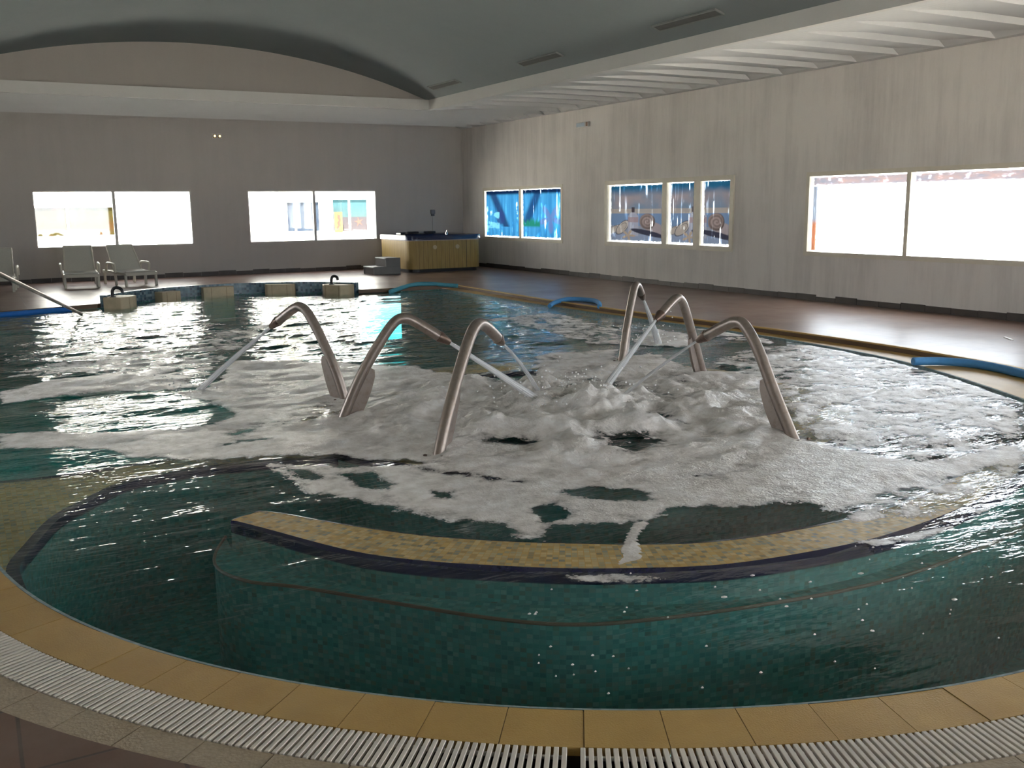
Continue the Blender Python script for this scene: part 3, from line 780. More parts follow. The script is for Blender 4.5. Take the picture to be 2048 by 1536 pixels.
def blind(name, y_left, y_right, z0, z1, paint, um, ofs, label, group, wear_k=1.0, gain=1.0, x=XR + 0.045):
    """a printed sheet hanging in a window of the right wall, seen from inside with y_left on the left"""
    nu, nv = 130, 110
    u = np.linspace(0, 1, nu); v = np.linspace(0, 1, nv)
    U, V = np.meshgrid(u, v)
    img = paint(um[0] + (um[1] - um[0]) * U, V, ofs) * gain
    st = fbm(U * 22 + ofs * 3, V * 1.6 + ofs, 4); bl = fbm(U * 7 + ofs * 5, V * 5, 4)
    worn_streak = sst(0.52, 0.72, st) * sst(0.42, 0.62, bl)  # print worn paler in vertical streaks
    img = img * (1 + 1.6 * worn_streak[..., None] * np.array((0.8, 1.0, 1.15)))
    ed = np.minimum(np.minimum(U, 1 - U) * (y_left - y_right), np.minimum(V, (1 - V) * 1.6) * (z1 - z0))
    wear = np.clip(sst(0.022, 0.004, ed + 0.03 * (fbm(U * 40 + ofs, V * 40, 2) - 0.35)) * 0.9 + wear_k * 0.35 * sst(0.66, 0.80, st) * sst(0.45, 0.6, bl), 0, 1)
    P = np.stack([x + 0.012 * np.sin(U * 9 + ofs), y_left + (y_right - y_left) * U, z0 + (z1 - z0) * V], -1).reshape(-1, 3)
    mb = MB()
    k = np.arange(nu * nv).reshape(nv, nu)
    q = np.stack([k[:-1, :-1], k[:-1, 1:], k[1:, 1:], k[1:, :-1]], -1).reshape(-1, 4)
    mb.v = P.tolist(); mb.f = q.tolist()
    o = mb.build(name, M['blind'], smooth=True)
    ca = o.data.color_attributes.new('print', 'FLOAT_COLOR', 'POINT')
    ca.data.foreach_set('color', np.concatenate([np.clip(img, 0, 1), np.ones(U.shape + (1,))], -1).astype(np.float32).ravel())
    wa = o.data.attributes.new('wear', 'FLOAT', 'POINT')
    wa.data.foreach_set('value', wear.astype(np.float32).ravel())
    tag(o, label, 'window blind', group)
    return o
G4 = 'shell print blinds in the middle window'
blind('printed_blind', 17.70, 15.82, 0.85, 2.02, shells, (0, 1), 1.0, 'widest shell print blind, left pane of the thick framed window', G4, gain=0.125)
blind('printed_blind', 15.63, 14.84, 0.85, 2.03, shells, (0.0, 0.48), 2.0, 'narrow middle blind printed with sandals and a bottle', G4, gain=0.125)
blind('printed_blind', 14.61, 13.82, 0.85, 2.04, shells, (0.48, 0.95), 3.0, 'right shell print blind with a bright worn vertical streak', G4, gain=0.125)
G3 = 'blue underwater blinds beside the corner'
blind('printed_blind', 23.50, 21.67, 0.84, 2.02, sea, (0, 1), 4.0, 'blue underwater print blind nearest the hot tub', G3, gain=0.17)
blind('printed_blind', 21.53, 19.68, 0.84, 2.02, sea, (0, 1), 6.0, 'blue print blind with a starfish and green weed', G3, gain=0.17)
def dusk(U, V, ofs):
    n = fbm(U * 9 + ofs, V * 2, 4)[..., None]
    return np.array((0.30, 0.40, 0.55)) * (1 - n) + np.array((0.75, 0.50, 0.45)) * n
G5 = 'half raised blinds in the bright window'
blind('printed_blind', 11.87, 9.985, 1.885, 2.025, dusk, (0, 1), 1.0, 'raised strip of sky print blind left of the bright mullion', G5, wear_k=0.2, gain=0.17)
blind('printed_blind', 9.885, 7.92, 1.885, 2.025, dusk, (0, 1), 2.0, 'raised strip of sky print blind right of the bright mullion', G5, wear_k=0.2, gain=0.17)
def sidefilm(U, V, ofs):
    return over(np.array((0.35, 0.40, 0.50)) + 0 * U[..., None], sst(0.5, 0.4, V), (0.62, 0.25, 0.14))
blind('printed_film', 11.87, 11.76, 0.82, 1.885, sidefilm, (0, 1), 3.0, 'narrow orange and blue film strip down the bright window', None, wear_k=0.0, gain=0.25, x=XR + 0.06)

# ================================================================== outside
M['paving'] = plain('bright_paving', (0.62, 0.60, 0.56), 0.9, var=0.04)
M['sand'] = plain('pale_sand', (0.62, 0.59, 0.54), 0.95, var=0.05, scale=2)
M['white_out'] = plain('white_render', (0.80, 0.80, 0.78), 0.9, var=0.02)
M['column'] = plain('cream_column', (0.62, 0.60, 0.46), 0.9, var=0.03)
mb = MB().box(-60, 90, -60, YF - WT, -0.6, -0.24).box(-60, 90, YB + WT, 110, -0.6, -0.24).box(-60, XL - WT, YF - WT, YB + WT, -0.6, -0.24).box(XR + WT, 90, YF - WT, YB + WT, -0.6, -0.24)
struct(mb.build('ground', M['sand']), 'pale sunlit ground outside', 'ground')
mb = MB().box(-8, 20, YB + WT + 0.01, 34, -0.24, -0.06)
struct(mb.build('ground.001', M['paving']), 'bright paved yard beyond the back windows', 'yard')
bld = empty('white_building', (5, 31.0, -0.06))
MB().box(-13, 13, 0, 0.3, 0, 4.6).build('facade', M['white_out'], bld)
MB().box(-13, 13, -0.5, 0.3, 4.6, 4.85).build('roof_edge', M['white_out'], bld)
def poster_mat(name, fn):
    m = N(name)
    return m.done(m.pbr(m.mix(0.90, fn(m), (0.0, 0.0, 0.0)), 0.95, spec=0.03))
def p_forest(m):
    n = m.noise(m.coord(scale=(1, 1, 1)), 6, 6, 0.7); n2 = m.noise(m.coord(), 2.0, 5)
    c = m.ramp(n, [(0.3, (0.09, 0.075, 0.015)), (0.5, (0.17, 0.15, 0.035)), (0.7, (0.24, 0.17, 0.06))])
    return m.mix(m.ramp(n2, [(0.48, 0.0), (0.62, 1.0)]), c, (0.26, 0.12, 0.03))
def p_plant(m):
    n = m.noise(m.coord(scale=(3, 1, 0.5), rot=(0, 0.5, 0)), 4, 5)
    return m.ramp(n, [(0.35, (0.10, 0.16, 0.30)), (0.6, (0.26, 0.34, 0.45)), (0.75, (0.4, 0.45, 0.5))])
def p_beach(m):
    z = m.n('SeparateXYZ', Vector=m.coord('Generated')).outputs[2]
    return m.ramp(z, [(0.0, (0.40, 0.34, 0.36)), (0.44, (0.36, 0.33, 0.36)), (0.46, (0.30, 0.50, 0.52)), (0.75, (0.25, 0.50, 0.55)), (1.0, (0.20, 0.50, 0.58))])
def outside_window(x0, x1, z0, z1, mull, fn, name, label):
    r = empty('poster_window', ((x0 + x1) / 2, 30.99, z0))
    w, h = (x1 - x0) / 2, z1 - z0
    MB().box(-w, w, -0.01, 0.0, 0, h).build('poster', poster_mat(name, fn), r)
    mb = MB()
    for a, c, e, f in ((-w - 0.05, -w, -0.05, h + 0.05), (w, w + 0.05, -0.05, h + 0.05), (-w, w, -0.05, 0), (-w, w, h, h + 0.05)):
        mb.box(a, c, -0.05, 0.0, e, f)
    mb.build('poster_frame', M['white_out'], r)
    MB().box(mull - (x0 + x1) / 2 - 0.03, mull - (x0 + x1) / 2 + 0.03, -0.045, -0.011, 0, h).build('mullion', M['white_out'], r)
    tag(r, label, 'window')
    return r
outside_window(1.70, 3.90, 0.92, 1.72, 2.66, p_forest, 'forest_poster', 'brown and green poster window of the building outside, far left')
outside_window(9.03, 10.15, 0.90, 1.82, 9.36, p_plant, 'plant_poster', 'pale blue plant poster window outside, beside the column')
pw = outside_window(10.62, 11.80, 0.87, 1.90, 11.18, p_beach, 'beach_poster', 'turquoise beach poster window of the building outside')
mb = MB()
pts = []
for k in range(10):
    r = 0.17 if k % 2 == 0 else 0.055
    a = PI / 2 + k * PI / 5 + 0.2
    pts.append((0.30 + r * math.cos(a), 0.30 + r * math.sin(a)))
for t in tessellate_polygon([[Vector((x, y, 0)) for x, y in pts]]):
    mb.add([(pts[i][0], -0.013, pts[i][1]) for i in t], [(0, 1, 2)])
mb.build('starfish_print', plain('starfish_print', (0.055, 0.016, 0.007), 0.6), pw)
col_ = empty('round_column', (8.35, 29.0, -0.06))
mb = MB().lathe([(0.17, 0), (0.17, 4.4)], n=28)
mb.build('shaft', M['column'], col_, smooth=True)
MB().box(-0.24, 0.24, -0.24, 0.24, 0, 0.12).build('plinth', M['column'], col_)
tag(col_, 'round cream column in the yard seen through the back window', 'column')
tag(bld, 'white sunlit building across the yard behind the back windows', 'building')
sg = empty('yellow_panel', (10.74, 30.80, -0.06))
MB().box(-0.135, 0.135, -0.02, 0.02, 0.90, 1.56).build('board', plain('yellow_board', (0.075, 0.045, 0.005), 0.6), sg)
MB().box(-0.02, 0.02, -0.015, 0.02, 0.0, 0.90).build('post', M['mullion'], sg)
mb = MB().prism([(-0.05, 0.97), (0.02, 0.99), (0.00, 1.08), (0.07, 1.12), (0.03, 1.22), (0.08, 1.30), (0.05, 1.46), (-0.02, 1.48), (-0.04, 1.38), (0.01, 1.30), (-0.05, 1.22), (-0.01, 1.12), (-0.07, 1.08)], 0.0205, 0.024)
mb.v = [(x, -z, y) for x, y, z in mb.v]
mb.build('red_print', plain('red_print', (0.05, 0.011, 0.004), 0.6), sg)
tag(sg, 'upright yellow panel with red print in front of the turquoise poster', 'sign')
# low scrub on the sand beyond the bright window
def shrub(x, y, s, label):
    rng = random.Random(int(x * 10 + y))
    mb = MB()
    for k in range(260):
        a, r = rng.uniform(0, 2 * PI), s * math.sqrt(rng.random())
        z = s * 0.75 * rng.random() * (1 - (r / s) ** 2 * 0.7)
        p = Vector((r * math.cos(a), r * math.sin(a), z))
        d = Vector((rng.uniform(-1, 1), rng.uniform(-1, 1), rng.uniform(0.1, 1))).normalized() * s * 0.16
        t = d.cross(Vector((0, 0, 1))).normalized() * s * 0.035
        mb.add([p - t, p + t, p + d + t * 0.2, p + d - t * 0.2], [(0, 1, 2, 3)])
    o = mb.build('shrub', M['shrub'])
    o.location = (x, y, -0.24)
    tag(o, label, 'shrub', 'scrub on the sand outside')
M['shrub'] = plain('dry_scrub', (0.42, 0.40, 0.14), 0.9, var=0.2)
shrub(26.5, 22.6, 0.9, 'dry yellowish shrub on the sand, left pane of the bright window')
shrub(24.5, 16.2, 1.0, 'dry yellowish shrub on the sand, right pane of the bright window')

# ================================================================== pool
basin = empty('pool_basin')
tag(basin, 'green mosaic basin of the indoor pool', 'pool', kind='structure')
ZF = -1.05
mb, uv = MB(), []
n = len(WPOLY)
acc = 0.0
for i in range(n):
    a_, c_ = WPOLY[i], WPOLY[(i + 1) % n]
    L = math.dist(a_, c_)
    mb.quad((*a_, ZF), (*c_, ZF), (*c_, -0.075), (*a_, -0.075))
    uv += [(acc, 0), (acc + L, 0), (acc + L, 1.225), (acc, 1.225)]
    acc += L
mb.f = [f[::-1] for f in mb.f]
mb.build('basin_wall', M['pool_mosaic'], basin, uvs=uv)
mb = MB()
mb.prism(WPOLY, ZF - 0.05, ZF, bottom=False, sides=False)
mb.build('basin_floor', M['pool_mosaic'], basin, uvs=[(v[0], v[1]) for v in mb.v])
mb, uv = MB(), []
acc = 0
wl = arcW + rightW[1:]
for i in range(len(wl) - 1):
    a_, c_ = Vector((*wl[i], 0)), Vector((*wl[i + 1], 0))
    d = (c_ - a_).normalized(); nn = Vector((-d.y, d.x, 0)) * 0.018
    L = (c_ - a_).length
    mb.add([a_ + Vector((0, 0, ZP)), c_ + Vector((0, 0, ZP)), c_ + nn + Vector((0, 0, ZP - 0.004)), a_ + nn + Vector((0, 0, ZP - 0.004)),
            c_ + nn + Vector((0, 0, -0.14)), a_ + nn + Vector((0, 0, -0.14))], [(0, 1, 2, 3), (3, 2, 4, 5)])
    uv += [(acc, 0), (acc + L, 0), (acc + L, 0.02), (acc, 0.02), (acc + L, 0.1), (acc, 0.1)]
    acc += L
mb.build('waterline_band', M['band'], basin, uvs=uv)

# coping and outer tile ring around the near end: real tiles with open joints over grout
def ring_tiles(name, r0, r1, z, th, pitch, gap, m, label, a0=A0, a1=A1, rows=1):
    mb = MB()
    rm = (r0 + r1) / 2
    step = math.degrees(pitch / rm)
    g = math.degrees(gap / rm)
    a = a0
    while a < a1 - 0.1:
        b_ = min(a + step, a1)
        for k in range(rows):
            q0 = r0 + (r1 - r0) * k / rows + (gap / 2 if k else 0); q1 = r0 + (r1 - r0) * (k + 1) / rows
            p = arc(C0, q1, a + g / 2, b_ - g / 2, 3) + arc(C0, q0, a + g / 2, b_ - g / 2, 3)[::-1]
            dz = random.uniform(-0.0012, 0.0012)
            mb.prism(p, z - th, z + dz, bottom=False)
        a = b_
    return struct(mb.build(name, m), label, 'coping')
ring_tiles('trim_4', RW + 0.001, RC, ZP, 0.03, 0.262, 0.003, M['coping'], 'smooth cream coping tiles around the near pool edge')
ring_tiles('trim_5', RG, RD - 0.002, ZP, 0.03, 0.262, 0.004, M['grip'], 'ribbed cream tiles outside the white grate')
mb = MB()
for r0, r1 in ((RW + 0.003, RC - 0.002), (RG + 0.002, RD)):
    p0, p1 = arc(C0, r0, A0, A1, NA), arc(C0, r1, A0, A1, NA)
    for i in range(NA):
        mb.quad((*p0[i], ZP - 0.004), (*p1[i], ZP - 0.004), (*p1[i + 1], ZP - 0.004), (*p0[i + 1], ZP - 0.004))
mb.f = [f for f in mb.f]
struct(mb.build('trim_6', M['grout']), 'grout bed under the cream tiles', 'grout')
# gutter channel
mb = MB()
p0, p1 = arc(C0, RC - 0.002, A0, A1, NA), arc(C0, RG + 0.002, A0, A1, NA)
for i in range(NA):
    mb.quad((*p0[i], ZP - 0.22), (*p1[i], ZP - 0.22), (*p1[i + 1], ZP - 0.22), (*p0[i + 1], ZP - 0.22))
    mb.quad((*p0[i], ZP - 0.03), (*p0[i], ZP - 0.22), (*p0[i + 1], ZP - 0.22), (*p0[i + 1], ZP - 0.03))
    mb.quad((*p1[i], ZP - 0.22), (*p1[i], ZP - 0.03), (*p1[i + 1], ZP - 0.03), (*p1[i + 1], ZP - 0.22))
struct(mb.build('trim_7', M['dark']), 'dark overflow channel under the grate', 'gutter')
# right-hand coping beach between water and deck
mb = MB()
for i in range(len(rightW) - 1):
    mb.quad((*rightW[i], ZP - 0.006), (*rightD[i], ZP + 0.002), (*rightD[i + 1], ZP + 0.002), (*rightW[i + 1], ZP - 0.006))
lw = [leftP[-1]] + leftW + [arcW[0]]
ld = [leftP[-1]] + leftD + [arc(C0, RD, A0, A0, 1)[0]]
for i in range(len(lw) - 1):
    mb.quad((*lw[i], ZP), (*ld[i], ZP), (*ld[i + 1], ZP), (*lw[i + 1], ZP))
struct(mb.build('trim_8', M['coping']), 'wet cream margin between the water and the deck on the right', 'coping')

# white overflow grate: slats across the channel on two carrier rods, in two lengths
def grate(a0, a1, label):
    root = empty('overflow_grate', (C0[0], C0[1], 0))
    mb = MB()
    step = math.degrees(0.0262 / 4.14)
    a = a0
    while a < a1:
        ca, sa = math.cos(math.radians(a)), math.sin(math.radians(a))
        d = Vector((ca, sa, 0)); t = Vector((-sa, ca, 0))
        mb.obox(d * (RC + RG) / 2 + Vector((0, 0, ZP - 0.006)), d * ((RG - RC) / 2 - 0.004), t * 0.0078, Vector((0, 0, 0.0085)))
        a += step
    mb.build('slat_row', M['slat'], root, bevel=0.0015, seg=1)
    mb = MB()
    for r in (RC + 0.035, RG - 0.035):
        mb.tube([(x, y, ZP - 0.016) for x, y in arc((0, 0), r, a0 - 0.05, a1 - step + 0.05, max(4, int((a1 - a0) * 1.5)))], 0.0075, 8)
    mb.build('carrier_rod', M['slat'], root)
    tag(root, label, 'drain grate', 'white grate sections round the pool')
ASEAM = math.degrees(math.atan2(2.39 - C0[1], 1.54 - C0[0])) % 360
grate(A0 + 0.3, ASEAM - 0.15, 'white slatted drain grate, length left of the seam')
grate(ASEAM + 0.45, A1 - 0.3, 'white slatted drain grate, length right of the seam')

# ------------------------------------------------------------------ walls and ledges standing in the water
def resample(pts, n):
    P = np.array(pts, float)
    s = np.r_[0, np.cumsum(np.hypot(*np.diff(P, axis=0).T))]
    t = np.linspace(0, s[-1], n)
    return np.stack([np.interp(t, s, P[:, 0]), np.interp(t, s, P[:, 1])], 1)

# curved bench wall
fr = resample(catmull(BENCH_FRONT + [(5.9, 3.70), (6.3, 3.98)], 8), 120)
bk = resample(catmull([(1.14, 5.25)] + BENCH_BACK + [(6.1, 4.15)], 8), 120)
bench = empty('curved_bench', (3.2, 3.6, ZF))
off = Vector((3.2, 3.6, ZF))
def bench_z(x): return -0.077 - 0.014 * float(sst(3.3, 4.7, x)) - 0.06 * float(sst(5.2, 6.2, x))       # the right-hand part lies a little under water
CB = np.array((4.0, 6.3))
def grid_between(A, B, s0, s1, z, ns=5):
    mb, uvs = MB(), []
    n_ = len(A)
    w = np.hypot(*(B - A).T)
    for i in range(n_):
        for j in range(ns + 1):
            a_ = s0(w[i]); c_ = s1(w[i])
            q = A[i] + (B[i] - A[i]) * (a_ + (c_ - a_) * j / ns)
            mb.v.append((q[0], q[1], z(q[0]) if callable(z) else z))
            d = q - CB
            uvs.append((math.atan2(d[1], d[0]) * 3.0, math.hypot(*d)))
    for i in range(n_ - 1):
        for j in range(ns):
            k = i * (ns + 1) + j
            mb.f.append((k, k + ns + 1, k + ns + 2, k + 1))
    return mb, uvs
def shift(mb, o):
    mb.v = [(x - o[0], y - o[1], z - o[2]) for x, y, z in mb.v]
    return mb
E_ = 0.055
mb, uvs = grid_between(fr, bk, lambda w: min(0.5, E_ / w), lambda w: max(0.5, 1 - E_ / w), bench_z)
shift(mb, off).build('bench_top', M['cream_mosaic'], bench, uvs=uvs)
mb = MB()
for A, B in ((fr, bk), (bk, fr)):
    for i in range(len(A) - 1):
        w0, w1 = np.hypot(*(B[i] - A[i])), np.hypot(*(B[i + 1] - A[i + 1]))
        i0, i1 = A[i] + (B[i] - A[i]) * min(0.5, E_ / w0), A[i + 1] + (B[i + 1] - A[i + 1]) * min(0.5, E_ / w1)
        ZB, Zb = bench_z(A[i][0]), bench_z(A[i + 1][0])
        f1 = [(*A[i], ZB - 0.012), (*A[i + 1], Zb - 0.012), (*i1, bench_z(i1[0]) + 0.001), (*i0, bench_z(i0[0]) + 0.001)]
        f2 = [(*A[i], ZB - 0.06), (*A[i + 1], Zb - 0.06), (*A[i + 1], Zb - 0.012), (*A[i], ZB - 0.012)]
        if A is bk: f1, f2 = f1[::-1], f2[::-1]
        mb.quad(*f1); mb.quad(*f2)
for k in (0, -1):
    zf, zb = bench_z(fr[k][0]), bench_z(bk[k][0])
    mb.quad((*fr[k], zf - 0.06), (*bk[k], zb - 0.06), (*bk[k], zb - 0.001), (*fr[k], zf - 0.001))
shift(mb, off).build('bench_edge', M['navy'], bench)
mb, uvs = MB(), []
ac = 0
for A in (fr, bk):
    for i in range(len(A) - 1):
        L = float(np.hypot(*(A[i + 1] - A[i])))
        q = [(*A[i], ZF), (*A[i + 1], ZF), (*A[i + 1], bench_z(A[i + 1][0]) - 0.055), (*A[i], bench_z(A[i][0]) - 0.055)]
        mb.quad(*(q if A is fr else q[::-1]))
        uu = [(ac, 0), (ac + L, 0), (ac + L, 1.2), (ac, 1.2)]
        uvs += uu if A is fr else uu[::-1]
        ac += L
for k in (0, -1):
    mb.quad((*fr[k], ZF), (*bk[k], ZF), (*bk[k], bench_z(bk[k][0]) - 0.055), (*fr[k], bench_z(fr[k][0]) - 0.055)); uvs += [(0, 0), (0.1, 0), (0.1, 1.2), (0, 1.2)]
shift(mb, off).build('bench_side', M['pool_mosaic'], bench, uvs=uvs)
tag(bench, 'curved wall just under water, cream mosaic top with navy edge, in the near basin', 'pool wall', kind='structure')
# underwater step along its near side
st = resample(catmull(STEP + [(4.9, 3.16), (5.5, 3.32)], 6), 80)
sb = resample(catmull(BENCH_FRONT, 8), 80)
stepo = empty('underwater_step', (2.4, 3.5, ZF))
so = Vector((2.4, 3.5, ZF))
mb, uvs = grid_between(st, sb, lambda w: 0.0, lambda w: 1.05, -0.24, 3)
n0 = len(mb.v)
shift(mb, so).build('step_tread', M['pool_mosaic'], stepo, uvs=uvs)
mb, uvs = MB(), []
ac = 0
for i in range(len(st) - 1):
    L = float(np.hypot(*(st[i + 1] - st[i])))
    mb.quad((*st[i], ZF), (*st[i + 1], ZF), (*st[i + 1], -0.24), (*st[i], -0.24))
    uvs += [(ac, 0), (ac + L, 0), (ac + L, 1.06), (ac, 1.06)]; ac += L
shift(mb, so).build('step_riser', M['pool_mosaic'], stepo, uvs=uvs)
mb = MB().tube([(x, y, -0.238) for x, y in st], 0.009, 6)
shift(mb, so).build('edge_joint', M['riser'], stepo)
tag(stepo, 'submerged green step with a brown joint in front of the curved wall', 'step', kind='structure')

# ring wall that carries the water spouts
RC_ = (4.5, 7.05)
ringw = empty('ring_ledge', (RC_[0], RC_[1], ZF))
ri, ro = 1.76, 2.40
ZR = -0.100
mb, uvs = MB(), []
NR = 120
for r in (ri + 0.055, ro - 0.055):
    for k in range(NR):
        a = 2 * PI * k / NR
        mb.v.append((r * math.cos(a), r * math.sin(a), ZR - ZF)); uvs.append((a * 2.08, r))
for k in range(NR):
    k2 = (k + 1) % NR
    mb.f.append((k, NR + k, NR + k2, k2))
mb.build('ring_top', M['cream_mosaic'], ringw, uvs=uvs)
mb = MB()
for r0, r1 in ((ro, ro - 0.055), (ri, ri + 0.055)):
    b = len(mb.v)
    for r, z in ((r0, ZR - 0.06), (r0, ZR - 0.012), (r1, ZR + 0.001)):
        mb.v += [(r * math.cos(2 * PI * k / NR), r * math.sin(2 * PI * k / NR), z - ZF) for k in range(NR)]
    for q in range(2):
        for k in range(NR):
            k2 = (k + 1) % NR
            f = (b + q * NR + k, b + q * NR + k2, b + (q + 1) * NR + k2, b + (q + 1) * NR + k)
            mb.f.append(f if r0 > r1 else f[::-1])
mb.build('ring_edge', M['navy'], ringw)
mb, uvs = MB(), []
for r, s in ((ro, 1), (ri, -1)):
    for k in range(NR):
        a, c = 2 * PI * k / NR, 2 * PI * (k + 1) / NR
        q = [(r * math.cos(a), r * math.sin(a), 0), (r * math.cos(c), r * math.sin(c), 0), (r * math.cos(c), r * math.sin(c), ZR - ZF - 0.055), (r * math.cos(a), r * math.sin(a), ZR - ZF - 0.055)]
        u = [(a * r, 0), (c * r, 0), (c * r, 1.1), (a * r, 1.1)]
        mb.quad(*(q if s > 0 else q[::-1])); uvs += u if s > 0 else u[::-1]
mb.build('ring_side', M['pool_mosaic'], ringw, uvs=uvs)
tag(ringw, 'round mosaic wall under foam that carries the steel water spouts', 'pool wall', kind='structure')

# broad ledge on the left
lf = catmull(LEDGE_FRONT + [(1.75, 6.62), (2.2, 6.45)], 6)
lbk = catmull(LEDGE_BACK[::-1] + [(-0.4, 7.12)], 5)
wleft = [(-0.25, 6.72)] + arc(C0, RW, A0, 196, 10)
LP = lf + [(2.2, 7.08)] + lbk + wleft
ledge = empty('wide_pool_ledge', (0.6, 6.3, ZF))
lo = Vector((0.6, 6.3, ZF))
ZL = -0.15
mb = MB().prism(LP, ZF, ZL, bottom=False, sides=False)
shift(mb, lo).build('ledge_top', M['cream_mosaic'], ledge, uvs=[(v[0], v[1]) for v in mb.v])
mb = MB()
for pl_ in (lf, lbk):
    for i in range(len(pl_) - 1):
        a_, c_ = Vector((*pl_[i], 0)), Vector((*pl_[i + 1], 0))
        d = (c_ - a_)
        if d.length < 1e-5: continue
        nn = Vector((-d.y, d.x, 0)).normalized() * 0.062
        z1, z0 = Vector((0, 0, ZL + 0.002)), Vector((0, 0, ZL - 0.06))
        mb.quad(a_ + z1, c_ + z1, c_ + nn + z1, a_ + nn + z1); mb.quad(a_ + z0, c_ + z0, c_ + z1, a_ + z1)
shift(mb, lo).build('ledge_edge', M['navy'], ledge)
mb, uvs = MB(), []
ac = 0
for pl_ in (lf, lbk):
    for i in range(len(pl_) - 1):
        L = math.dist(pl_[i], pl_[i + 1])
        mb.quad((*pl_[i], ZF), (*pl_[i + 1], ZF), (*pl_[i + 1], ZL - 0.05), (*pl_[i], ZL - 0.05)); uvs += [(ac, 0), (ac + L, 0), (ac + L, 1.1), (ac, 1.1)]; ac += L
shift(mb, lo).build('ledge_side', M['pool_mosaic'], ledge, uvs=uvs)
tag(ledge, 'wide cream mosaic ledge with navy edges, just under water at the left', 'pool ledge', kind='structure')

# raised blue mosaic wall round the far bay
mb, uvs = MB(), []
p0, p1 = arc(BAY, RB, 30.5, 151.5, 60), arc(BAY, RB + 0.12, 30.5, 151.5, 60)
ZTOP = 0.14
for i in range(60):
    u0, u1 = i * 0.0955, (i + 1) * 0.0955
    mb.quad((*p0[i + 1], -0.5), (*p0[i], -0.5), (*p0[i], ZTOP), (*p0[i + 1], ZTOP)); uvs += [(u1, 0), (u0, 0), (u0, 0.64), (u1, 0.64)]
    mb.quad((*p1[i], -0.1), (*p1[i + 1], -0.1), (*p1[i + 1], ZTOP), (*p1[i], ZTOP)); uvs += [(u0, 0), (u1, 0), (u1, 0.2), (u0, 0.2)]
    mb.quad((*p0[i], ZTOP), (*p1[i], ZTOP), (*p1[i + 1], ZTOP), (*p0[i + 1], ZTOP)); uvs += [(u0, 0.7), (u0, 0.82), (u1, 0.82), (u1, 0.7)]
for k in (0, -1):
    mb.quad((*p0[k], -0.5), (*p1[k], -0.5), (*p1[k], ZTOP), (*p0[k], ZTOP)); uvs += [(0, 0), (0.12, 0), (0.12, 0.6), (0, 0.6)]
struct(mb.build('bay_parapet', M['blue_mosaic'], uvs=uvs), 'low curved blue grey mosaic wall round the far bay', 'pool wall')

# cream blocks built against that wall
def tiled_block(ang, w, d, ztop, label, chamfer=0.0):
    a = math.radians(ang)
    r = RB + 0.02
    root = empty('tiled_block', (BAY[0] + r * math.cos(a), BAY[1] + r * math.sin(a), -0.6), a + PI / 2)
    # local: x along the wall, +y = towards the water
    h = ztop + 0.6
    c = chamfer
    pts = [(-w / 2, 0.0), (w / 2, 0.0), (w / 2, d - c), (w / 2 - c, d), (-w / 2 + c, d), (-w / 2, d - c)] if c else [(-w / 2, 0), (w / 2, 0), (w / 2, d), (-w / 2, d)]
    mb = MB().prism(pts, 0, h)
    o = mb.build('block_body', M['block'], root, bevel=0.012)
    for x in (-w / 4, w / 4):
        MB().box(x - 0.003, x + 0.003, d - 0.002, d + 0.0015, 0.3, h - 0.012).build('tile_joint', M['grout'], root)
    tag(root, label, 'pool block', 'cream blocks along the bay wall')
    return root
tiled_block(148.0, 0.52, 0.42, 0.11, 'largest cream block at the left end of the bay wall, under a black hook', 0.10)
tiled_block(116.5, 0.42, 0.26, 0.08, 'second cream block from the left along the bay wall')
tiled_block(93.0, 0.60, 0.22, 0.10, 'middle cream block, widest plain face along the bay wall')
tiled_block(65.5, 0.60, 0.22, 0.11, 'fourth cream block from the left along the bay wall', 0.06)
tiled_block(37.5, 0.62, 0.36, 0.11, 'cream block at the right end of the bay wall, under a black hook', 0.12)
def hook(x, y, z, rz, label):
    root = empty('black_spout_hook', (x, y, z), rz)
    pts = catmull([(0, 0, 0), (0, 0, 0.10), (0.035, 0, 0.155), (0.10, 0, 0.16), (0.155, 0, 0.125), (0.165, 0, 0.075)], 5)
    MB().tube(pts, 0.028, 12).build('bent_pipe', M['black'], root, smooth=True)
    MB().lathe([(0.055, 0), (0.055, 0.012), (0.03, 0.02)]).build('base_collar', M['black'], root, smooth=True)
    tag(root, label, 'pool spout', 'black hooks on the blocks')
hook(2.20, 18.42, 0.11, -0.3, 'small black bent spout on the leftmost cream block')
hook(6.35, 18.78, 0.11, 0.4, 'small black bent spout on the right end block by the wall')

# ------------------------------------------------------------------ water surface
def seg_dist(px, py, poly):
    """signed distance to a closed polygon, positive inside"""
    P = np.array(poly, float); Q = np.roll(P, -1, axis=0)
    d2 = np.full(px.shape, 1e9); ins = np.zeros(px.shape, bool)
    for (ax, ay), (bx, by) in zip(P, Q):
        ex, ey = bx - ax, by - ay
        L2 = ex * ex + ey * ey
        if L2 < 1e-12: continue
        t = np.clip(((px - ax) * ex + (py - ay) * ey) / L2, 0, 1)
        d2 = np.minimum(d2, (px - ax - t * ex) ** 2 + (py - ay - t * ey) ** 2)
        if ay != by:
            c = (ay > py) != (by > py)
            ins ^= c & (px < (bx - ax) * (py - ay) / (by - ay) + ax)
    return np.where(ins, 1, -1) * np.sqrt(d2)
_wr = np.random.default_rng(11)
WAVES = []
for k in range(22):
    lam = 0.11 * (1.13 ** k)
    th = PI / 2 + _wr.normal(0, 0.42)
    WAVES.append((2 * PI / lam * math.cos(th), 2 * PI / lam * math.sin(th), _wr.uniform(0, 2 * PI), 0.0036 * lam / 0.30 if lam < 0.8 else 0.0055))
SPL = (4.45, 6.95)
